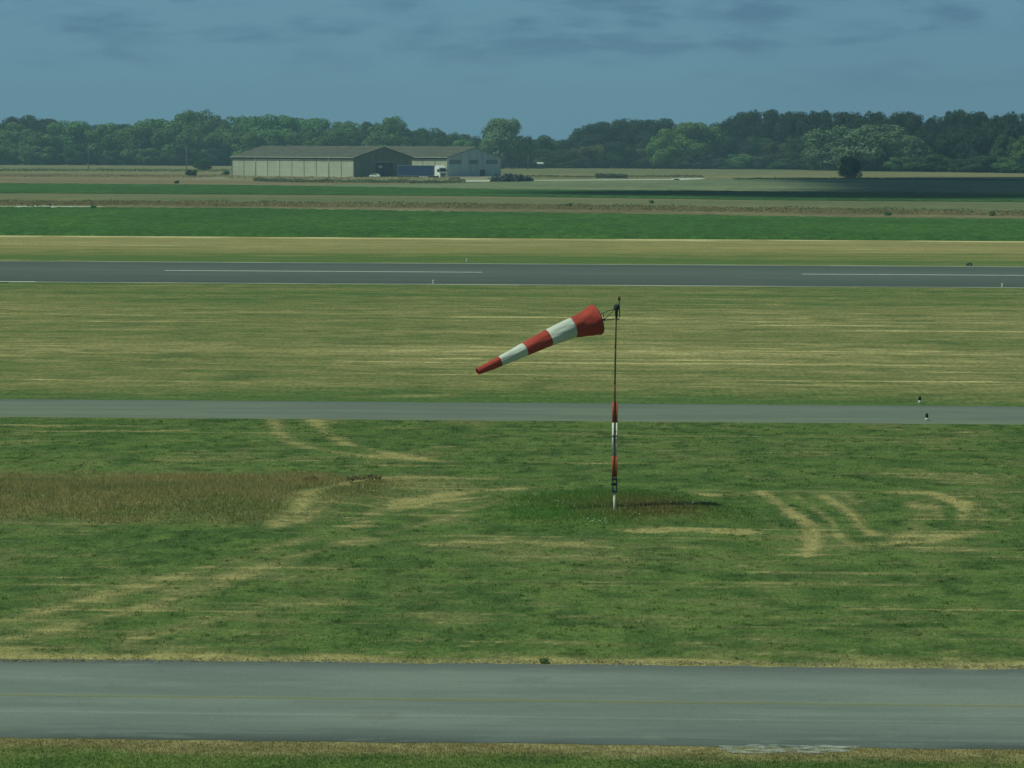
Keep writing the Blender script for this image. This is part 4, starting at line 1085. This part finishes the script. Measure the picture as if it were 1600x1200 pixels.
# ------------------------------------------------------------------ debris heap beside the hangar
M_debris = vcol_mat('debris', fine=(2, 2, 2), spread=.3, bump=.3)
r_ = np.random.RandomState(77)
heap = empty('debris_heap', tuple(at(800, 283.5)))
tag(heap, 'long dark heap of scrap and debris beside the second hangar', 'debris heap')
h0 = at(800, 283.5)
def heap_part(nm, pts, n, smin, smax, cols, seed, parent, elong=1.0, M_=M_debris):
    """irregular lumps piled between photo points (x, foot y, height m)"""
    r = np.random.RandomState(seed); V, F, CC = [], [], []
    for i in range(n):
        t = r.rand()*(len(pts)-1); k = min(int(t), len(pts)-2); f = t-k
        px = pts[k][0]*(1-f)+pts[k+1][0]*f; py = pts[k][1]*(1-f)+pts[k+1][1]*f; hh = pts[k][2]*(1-f)+pts[k+1][2]*f
        p = at(px, py) - h0
        dy = r.rand()*6; z = hh*r.rand()*(1-abs(dy-3)/4.5)
        s = smin+(smax-smin)*r.rand()
        R3 = Matrix.Rotation(r.rand()*6, 3, 'Z') @ Matrix.Rotation(r.rand()*6, 3, 'X')
        b0 = len(V)
        for a in (-1, 1):
            for b_ in (-1, 1):
                for c_ in (-1, 1):
                    v = R3 @ Vector((a*s*elong*(.7+.5*r.rand()), b_*s*(.6+.5*r.rand()), c_*s*(.5+.5*r.rand())))
                    V.append((p.x+v.x, p.y+dy+v.y, max(-.02, z+v.z+s*.5)))
        F += [[b0+i_ for i_ in f_] for f_ in ((0,1,3,2),(4,6,7,5),(0,4,5,1),(2,3,7,6),(0,2,6,4),(1,5,7,3))]
        col = cols[r.randint(len(cols))]; CC += [col]*8
    return np_mesh(nm, V, F, M_, np.array(CC), parent=parent)
heap_part('lump_pile', [(768,284,.8),(775,284,1.6),(790,284.2,2.6),(800,284,2.2),(812,284,2.4),(822,283.8,1.6),(831,283.5,.4)], 420, .25, .60, [(.035,.045,.055),(.055,.07,.075),(.03,.04,.04),(.09,.11,.11),(.06,.065,.05)], 5, heap)
heap_part('scrap_metal', [(764,283,2.2),(775,283,3.6),(784,283,2.6),(812,283.5,2.6)], 46, .10, .2, [(.07,.10,.12),(.12,.15,.15),(.04,.06,.06)], 8, heap, elong=6)
heap_part('pale_scrap', [(776,284,1.5),(792,283.5,1.6),(793,283.5,1.6)], 5, .22, .34, [(.55,.57,.55)], 9, heap)

# small white-roofed shed among the trees
q = at(845, 263.5); s = scale_at(q)
sh = empty('shed', (q.x, q.y, 0), R(10)); tag(sh, 'tiny shed with white roof against the dark trees', 'shed')
hh = (263.5-256.6)/s
b = MB(); b.box(-1.5, 1.5, 0, 3, 0, hh); b.build('wall', mat('shed_wall', (.045,.06,.05), .8), sh)
b = MB(); b.add([(-1.8,-.3,hh+.002),(1.6,-.3,hh+.002),(1.6,3.3,hh+.9),(-1.8,3.3,hh+.9),(-1.8,-.3,hh+.3),(1.6,-.3,hh+.3),(1.6,3.3,hh+1.1),(-1.8,3.3,hh+1.1)],[(0,3,2,1),(4,5,6,7),(0,1,5,4),(1,2,6,5),(2,3,7,6),(3,0,4,7)]); b.build('roof', mat('shed_roof', (.62,.66,.62), .6), sh)

# ------------------------------------------------------------------ poles
M_pole = mat('weathered_pole', (.20, .20, .18), .9, noise=2)
for px, yb, yt, lab in ((138,265,229,'thin grey utility pole at the left before the wood'), (291.5,275.5,229,'thin grey utility pole beside the small round bush'), (825,267,243,'short faint pole right of the hangars')):
    q = at(px, yb); s = scale_at(q); H = (yb-yt)/s
    e = empty('utility_pole', q); tag(e, lab, 'pole', 'utility poles in the fields')
    b = MB(); b.tube([(0,0,-.3),(0,0,H*.5),(.03,0,H)], [.17,.14,.11], 8); b.build('pole', M_pole, e, smooth=True)
    b = MB(); b.box(-.7, .7, -.06, .06, H-.75, H-.63); b.build('crossarm', M_pole, e)
    for x in (-.6, .6):
        b = MB(); b.tube([(x,0,H-.63),(x,0,H-.5),(x,0,H-.42)], [.04,.07,.03], 6); b.build('insulator', mat('insulator', (.25,.24,.22), .4), e)

# ------------------------------------------------------------------ little dark frame by the dirt track
q = at(62, 326); fr = empty('metal_frame', q, R(8)); tag(fr, 'low dark metal frame with posts on the pale dirt track', 'frame')
M_iron = mat('rusty_iron', (.035, .035, .028), .8)
b = MB()
for x, h in ((-.35,.75),(.25,.45),(1.85,1.0)): b.box(x-.07, x+.07, -.05, .05, 0, h)
b.build('post', M_iron, fr)
b = MB(); b.box(-.28, 1.78, -.04, .04, .25, .36); b.box(-.28, .18, -.04, .04, .62, .70); b.box(1.3, 1.78, -.04, .04, .70, .78); b.build('rail', M_iron, fr)
q = at(48, 324.5); fr = empty('metal_frame', q, R(-5)); tag(fr, 'smaller dark frame left of the other one in weeds', 'frame')
b = MB(); b.box(-.5,-.4,-.05,.05,0,.5); b.box(.4,.5,-.05,.05,0,.9); b.build('post', M_iron, fr)
b = MB(); b.box(-.4,.4,-.03,.03,.25,.35); b.build('rail', M_iron, fr)

# ------------------------------------------------------------------ edge lights
M_lblk = mat('dark_lamp_glass', (.008, .010, .014), .25, spec=.5)
M_lwht = mat('white_lamp_base', (.60, .62, .58), .5)
def edge_light(px, py, lab, cat, grp, dark=True, sc=1.0):
    q = at(px, py); e = empty('edge_light', (q.x, q.y, .015)); tag(e, lab, cat, grp)
    b = MB(); b.tube([(0,0,0),(0,0,.02)], .13*sc, 14); b.build('base_plate', mat('base_plate', (.28,.28,.25), .7), e)
    b = MB(); b.tube([(0,0,.02),(0,0,.08),(0,0,.12)], [.075*sc,.07*sc,.05*sc], 12); b.build('collar', M_lwht, e, smooth=True)
    b = MB(); z = .12
    b.tube([(0,0,z),(0,0,z+.03),(0,0,z+.12),(0,0,z+.18),(0,0,z+.205)], [.045*sc,.062*sc,.062*sc,.045*sc,.012*sc], 12)
    b.build('lamp', M_lblk if dark else M_lwht, e, smooth=True)
edge_light(1437, 630.5, 'small dark taxiway edge light with white collar in the grass beyond the road', 'edge light', 'taxiway edge lights')
edge_light(1448, 658, 'small dark taxiway edge light with white collar at the near road edge', 'edge light', 'taxiway edge lights')
edge_light(729, 409.5, 'tiny white light beyond the far edge of the runway', 'edge light', 'runway edge lights', dark=False, sc=1.15)
edge_light(677, 443.6, 'tiny white light on the near runway edge left of the windsock', 'edge light', 'runway edge lights', dark=False, sc=1.15)
edge_light(1566, 449, 'tiny white light on the near runway edge at the far right', 'edge light', 'runway edge lights', dark=False, sc=1.15)
# dark low marker box on the far verge
q = at(1514, 415.3); e = empty('marker_box', (q.x, q.y, .01)); tag(e, 'low dark box in the grass at the far runway edge', 'marker box')
b = MB(); b.prism([(-.28,0),(-.2,.2),(.12,.32),(.26,.22),(.3,0)], -.2, .2); b.build('housing', mat('box_housing', (.05,.065,.05), .7), e, bevel=.02)
b = MB(); b.box(-.02,.12,-.22,-.203,.05,.18); b.build('front_plate', mat('pale_plate', (.3,.33,.27), .6), e)

# ------------------------------------------------------------------ windsock
D0 = -(ROT.transposed() @ (at(960, 797, .12) - Vector((0, 0, CAM_H)))).z
foot = at(960, 797)
foot.z = float(relief(np.array([foot.x]), np.array([foot.y]))[0]); foot = at(960, 797, foot.z)
def onmast(py, px=None):
    """a point above the foot of the mast seen at this height in the photo"""
    p = at_depth(px if px is not None else 960, py, D0)
    return p
s0 = FPX/D0
def Lc(p): return Vector(p) - foot          # local to the mast's foot
ws = empty('windsock_mast', foot)
tag(ws, 'tall red and white windsock mast standing on a grassy mound', 'windsock mast')
def Hz(py): 
    # height on the vertical line through the foot that shows at row py
    lo, hi = -1.0, 9.0
    for _ in range(40):
        m_ = (lo+hi)/2
        if project(foot+Vector((0, 0, m_)))[1] > py: lo = m_
        else: hi = m_
    return lo
M_red = mat('mast_red', (.44, .095, .050), .75, noise=(8, 8, 3), spread=.25)
M_wht = mat('mast_white', (.74, .74, .68), .7, noise=(8, 8, 3), spread=.12)
M_stl = mat('weathered_steel', (.085, .085, .060), .7, noise=(6, 6, 4), spread=.35)
M_rust = mat('rusty_steel', (.14, .060, .032), .8, noise=(6, 6, 4), spread=.35)
M_gear = mat('dark_gear', (.030, .040, .045), .6)
zs = {k: Hz(k) for k in (795, 768, 745, 712, 660, 628, 600, 560, 545, 497, 480, 466, 462, 486)}
b = MB(); b.tube([(0,0,-.3),(0,0,zs[768]+.05)], .038, 10); b.build('base_post', M_wht, ws, smooth=True)
b = MB(); b.box(-.09,.09,-.09,.09, zs[768]-.02, zs[768]+.03); b.box(-.07,-.03,-.06,.06,zs[768]+.03,zs[745]); b.box(.04,.075,-.06,.06,zs[768]+.05,zs[745]-.02)
b.tube([(-.11,0,zs[768]+.22),(.09,0,zs[768]+.22)], .04, 8); b.box(-.09,.08,-.07,.07,zs[745]-.10,zs[745]-.03)
b.build('hinge', M_gear, ws)
for z0_, z1_, m_ in ((zs[745], zs[712], M_red), (zs[712], zs[660], M_wht), (zs[660], zs[628], M_red)):
    b = MB()
    # a pair of posts, the left one stouter, joined by a set-back web
    b.tube([(-.055,-.045,z0_+.002),(-.055,-.045,z1_-.002)], .034, 14); b.tube([(.052,-.045,z0_+.002),(.052,-.045,z1_-.002)], .024, 12)
    if z1_ > zs[660]+.1: b.box(-.02,.03,-.03,-.015,z0_+.002,z1_-.002)
    b.build('post', m_, ws, smooth=True)
b = MB(); zc = (zs[712]+zs[660])/2+.1
b.tube([(-.09,-.1,zc),(.09,-.1,zc)], .02, 8); b.tube([(-.02,-.1,zc),(.03,-.12,zc+.16)], .018, 8); b.build('clamp', M_gear, ws)
# slender upper pole, slightly bowed like the real one
def upx(z):
    t = (z-zs[745])/(zs[466]-zs[745])
    return -.02*math.sin(math.pi*min(max(t, 0), 1)) + .022*t*t
def upole(z0_, z1_, r0, r1, m_, nm='pole_section'):
    n = 8; pts = [(upx(z0_+(z1_-z0_)*k/n), -.04, z0_+(z1_-z0_)*k/n) for k in range(n+1)]
    b = MB(); b.tube(pts, [r0+(r1-r0)*k/n for k in range(n+1)], 10); return b.build(nm, m_, ws, smooth=True)
upole(zs[745], zs[600], .030, .030, M_rust); upole(zs[600]+.002, zs[545], .029, .028, M_stl); upole(zs[545]+.002, zs[480], .026, .022, M_rust)
# bearing head, obstruction lamp on its side arm
tx = upx(zs[480])
b = MB(); b.tube([(tx,-.04,zs[497]),(tx,-.04,zs[486]),(tx,-.04,zs[480]-.02),(tx,-.04,zs[480]+.06),(tx,-.04,zs[480]+.09)], [.035,.05,.085,.085,.05], 12); hd = b.build('swivel_head', M_gear, ws, smooth=True)
b = MB(); ax = tx+.085
b.tube([(tx,-.04,zs[497]-.05),(ax+.01,-.04,zs[497]-.02)], .015, 6); b.tube([(tx,-.04,zs[480]-.02),(ax,-.04,zs[480]+.02)], .017, 6)
b.tube([(ax+.012,-.04,zs[497]+.02),(ax,-.04,zs[480]),(ax-.01,-.04,zs[466]-.02)], .016, 6); b.build('lamp_arm', M_gear, ws)
b = MB(); zl = zs[466]
b.tube([(ax-.01,-.04,zl-.06),(ax-.01,-.04,zl-.02),(ax-.01,-.04,zl+.05)], [.03,.05,.045], 10); lb = b.build('obstruction_lamp', M_rust, ws, smooth=True)
b = MB(); b.tube([(ax-.03,-.04,zl+.05),(ax-.03,-.04,zl+.085),(ax-.03,-.04,zl+.10)], [.022,.022,.008], 8); b.build('lamp_glass', mat('lamp_glass', (.45,.32,.25), .2), lb)

# the sock: ring centres seen in the photo, nearer to the camera towards the tail
RINGS = [(932.0,499.0,49.0,0.00),(921,503.0,44.0,.07),(908,507.2,37.0,.17),(894.8,511.6,31.0,.28),(876,519.6,28.2,.42),(857.5,527.6,25.6,.56),(838.5,536.6,23.8,.70),(819.8,545.6,21.8,.84),
         (800.5,555.2,18.4,.98),(781.2,564.2,15.6,1.12),(763,572.6,13.0,1.25),(746.0,580.6,10.6,1.38)]
seg_of = [0,0,0,1,1,2,2,3,3,4,4]
CT = [at_depth(x, y, D0-dd) for x, y, w_, dd in RINGS]
RD = [w_/2*(D0-dd)/FPX for x, y, w_, dd in RINGS]
M_sred = mat('sock_red_cloth', (.45, .060, .044), .85, noise=(2.2, 2.2, 2.2), spread=.18)
M_swht = mat('sock_white_cloth', (.66, .66, .61), .85, noise=(2.2, 2.2, 2.2), spread=.10)
for m_ in (M_sred, M_swht):
    t = m_.node_tree; bs = t.nodes['Principled BSDF']; tr0 = t.nodes.new('ShaderNodeBsdfTranslucent'); mx = t.nodes.new('ShaderNodeMixShader'); mx.inputs[0].default_value = .04
    src = bs.inputs['Base Color'].links[0].from_socket
    t.links.new(src, tr0.inputs['Color']); t.links.new(bs.outputs[0], mx.inputs[1]); t.links.new(tr0.outputs[0], mx.inputs[2]); t.links.new(mx.outputs[0], t.nodes['Material Output'].inputs['Surface'])
def ring_frame(u):
    """centre, radius, axis at a parameter along the rings (smooth)"""
    i = min(int(u), len(CT)-2); f = u-i
    g = f
    c = CT[i].lerp(CT[i+1], g); r = RD[i]*(1-g)+RD[i+1]*g
    a0 = (CT[min(i+1, len(CT)-1)]-CT[max(i-1, 0)]).normalized(); a1 = (CT[min(i+2, len(CT)-1)]-CT[i]).normalized()
    return c, r, a0.lerp(a1, f).normalized()
sock = empty('windsock', CT[0]); tag(sock, 'red and white striped fabric windsock drooping to the left', 'windsock')
NR = 48; rw = random.Random(2)
ph = [rw.uniform(0, 6.28) for _ in range(8)]
def sock_band(u0, u1, m_, nm, r_out=1.0):
    n = max(3, int((u1-u0)*11)); vs, fs = [], []
    for i in range(n+1):
        u = u0+(u1-u0)*i/n
        c, r, a = ring_frame(u)
        side = a.cross(Vector((0, 0, 1))).normalized(); up = side.cross(a).normalized()
        for k in range(NR):
            th = 2*math.pi*k/NR
            sl = .35 if u < .6 else 1.0
            pin = 1 - .018*max(0, 1-abs(u-round(u))*7)*(round(u) in (3, 5, 7, 9))
            wr = pin*(1 + sl*1.35*(.018*math.sin(3*th+ph[0]+u*.8) + .014*math.sin(7*th+ph[1]-u*1.7) + .022*math.sin(2*th+ph[2]+u*1.1) + .010*math.sin(11*th+ph[3]+u*3.3) + .008*math.sin(17*th+ph[4])*math.sin(u*4+th*2)))
            sag = max(0, -math.sin(th))**2*.05*(1 if 1 < u < 10 else .3)
            p = c + (side*math.cos(th) + up*math.sin(th))*r*wr*r_out - Vector((0, 0, sag*r))
            vs.append(p - CT[0])
    for i in range(n):
        for k in range(NR): fs.append((i*NR+k, i*NR+(k+1) % NR, (i+1)*NR+(k+1) % NR, (i+1)*NR+k))
    b = MB(); b.add(vs, fs); o = b.build(nm, m_, sock, smooth=True)
    sm = o.modifiers.new('cloth', 'SOLIDIFY'); sm.thickness = .004; sm.offset = -1
    return o
for (u0, u1), m_, nm in zip(((0,3),(3,5),(5,7),(7,9),(9,11)), (M_sred, M_swht, M_sred, M_swht, M_sred), ('red_band','white_band','red_band','white_band','red_band')):
    sock_band(u0, u1, m_, nm)
for u, m_ in ((3, M_sred), (5, M_sred), (7, M_sred), (9, M_sred)):
    pass
# hem at the mouth and tail
sock_band(-.0+.001, .16, mat('hem_cloth', (.50,.06,.045), .8, noise=4), 'hem', 1.012)
# hoop and its arms belong to the mast
c, r, a = ring_frame(0)
side = a.cross(Vector((0, 0, 1))).normalized(); up = side.cross(a).normalized()
b = MB(); pts = [c + (side*math.cos(t*2*math.pi/32) + up*math.sin(t*2*math.pi/32))*r*.985 - a*.012 - foot for t in range(33)]
b.tube(pts, .012, 6, cap=False); fr = b.build('hoop', M_gear, ws)
head = Vector((tx, -.04, zs[480]))+Vector((0, 0, 0))
low = Vector((tx, -.04, zs[497]-.02))
b = MB()
t_up = c + (-side*0 + up*.28)*r - foot; t_lo = c - up*.22*r - foot + a*(-.02)
e1 = Lc(at_depth(934, 492, D0)); e2 = Lc(at_depth(938.5, 501, D0))
b.tube([head+Vector((-.03,0,-.03)), e1], .011, 6); b.tube([low, e2], .013, 6); b.tube([head+Vector((-.05,0,-.06)), Lc(at_depth(944, 499.5, D0))], .009, 6)
b.tube([Lc(at_depth(942, 488.6, D0)), Lc(at_depth(944, 499, D0))], .010, 6)
# spokes from the arm ends out to the hoop
for t in (40, 140, 220, 320):
    q = c + (side*math.cos(R(t)) + up*math.sin(R(t)))*r*.985 - foot
    b.tube([e1 if t < 180 else e2, q], .009, 6)
b.build('sock_frame', M_gear, ws)
b = MB(); b.tube([Lc(at_depth(941, 499.8, D0)), Lc(at_depth(946, 498.5, D0))], .028, 8); b.build('frame_joint', M_gear, ws)

# ------------------------------------------------------------------ clouds that shade part of the far fields
def cloud(name, px_pts, alt, lab, thick=35):
    """a real cloud high up towards the sun, shaped so its shadow covers the given ground points"""
    M_cl = mat('cloud', (.8, .8, .8), 1.0)
    Q = [at(*p) for p in px_pts]
    off = SUNV*(alt/SUNV.z)
    P = [Vector((q.x, q.y, 0))+off for q in Q]
    cx = sum((p.x for p in P))/len(P); cy = sum((p.y for p in P))/len(P)
    bm = bmesh.new()
    xs = [p.x for p in P]; ys = [p.y for p in P]
    # billows: many lumpy balls inside the outline
    def inside(x, y):
        c_ = False; n = len(P)
        for i in range(n):
            a, b_ = P[i], P[(i+1) % n]
            if (a.y > y) != (b_.y > y) and x < (b_.x-a.x)*(y-a.y)/(b_.y-a.y)+a.x: c_ = not c_
        return c_
    r = random.Random(9); n = 0; V = []; F = []
    ico = bmesh.new(); bmesh.ops.create_icosphere(ico, subdivisions=2, radius=1)
    iv = [v.co.copy() for v in ico.verts]; ico.verts.index_update(); fi = [[v.index for v in f.verts] for f in ico.faces]; ico.free()
    for _ in range(6000):
        x, y = r.uniform(min(xs), max(xs)), r.uniform(min(ys), max(ys))
        if not inside(x, y): continue
        s = r.uniform(7, 17)
        b0 = len(V); z = alt + r.uniform(0, 12)
        for v in iv:
            k = s*(1+.25*math.sin(v.x*7+x)*math.sin(v.z*6+y))
            V.append((x+v.x*k, y+v.y*k, z+v.z*k*.5))
        F += [[b0+j for j in f] for f in fi]
        n += 1
        if n > 800: break
    me = bpy.data.meshes.new(name); me.from_pydata(V, [], F)
    for p in me.polygons: p.use_smooth = True
    o = link_mesh(name, me, M_cl); tag(o, lab, kind='structure')
    return o
cloud('cloud', [(860,304),(980,300),(1100,301.5),(1240,300),(1330,294),(1300,288),(1230,283),(1240,280),(1350,277.5),(1600,277),(1950,278),(1950,315),(1600,313.5),(1250,311.5),(1000,308)], 2600, None)

# ------------------------------------------------------------------ air
b = MB(); b.box(-1500, 1500, -40, 2300, -1.2, 60)
hz = tag(b.build('haze', None, None), kind='stuff')
hm = bpy.data.materials.new('haze_air'); hm.use_nodes = True
t = hm.node_tree
t.nodes.remove(t.nodes['Principled BSDF'])
pv = t.nodes.new('ShaderNodeVolumePrincipled'); pv.inputs['Color'].default_value = (.50, .78, .98, 1); pv.inputs['Density'].default_value = .00021
t.links.new(pv.outputs[0], t.nodes['Material Output'].inputs['Volume'])
hz.data.materials.clear(); hz.data.materials.append(hm)
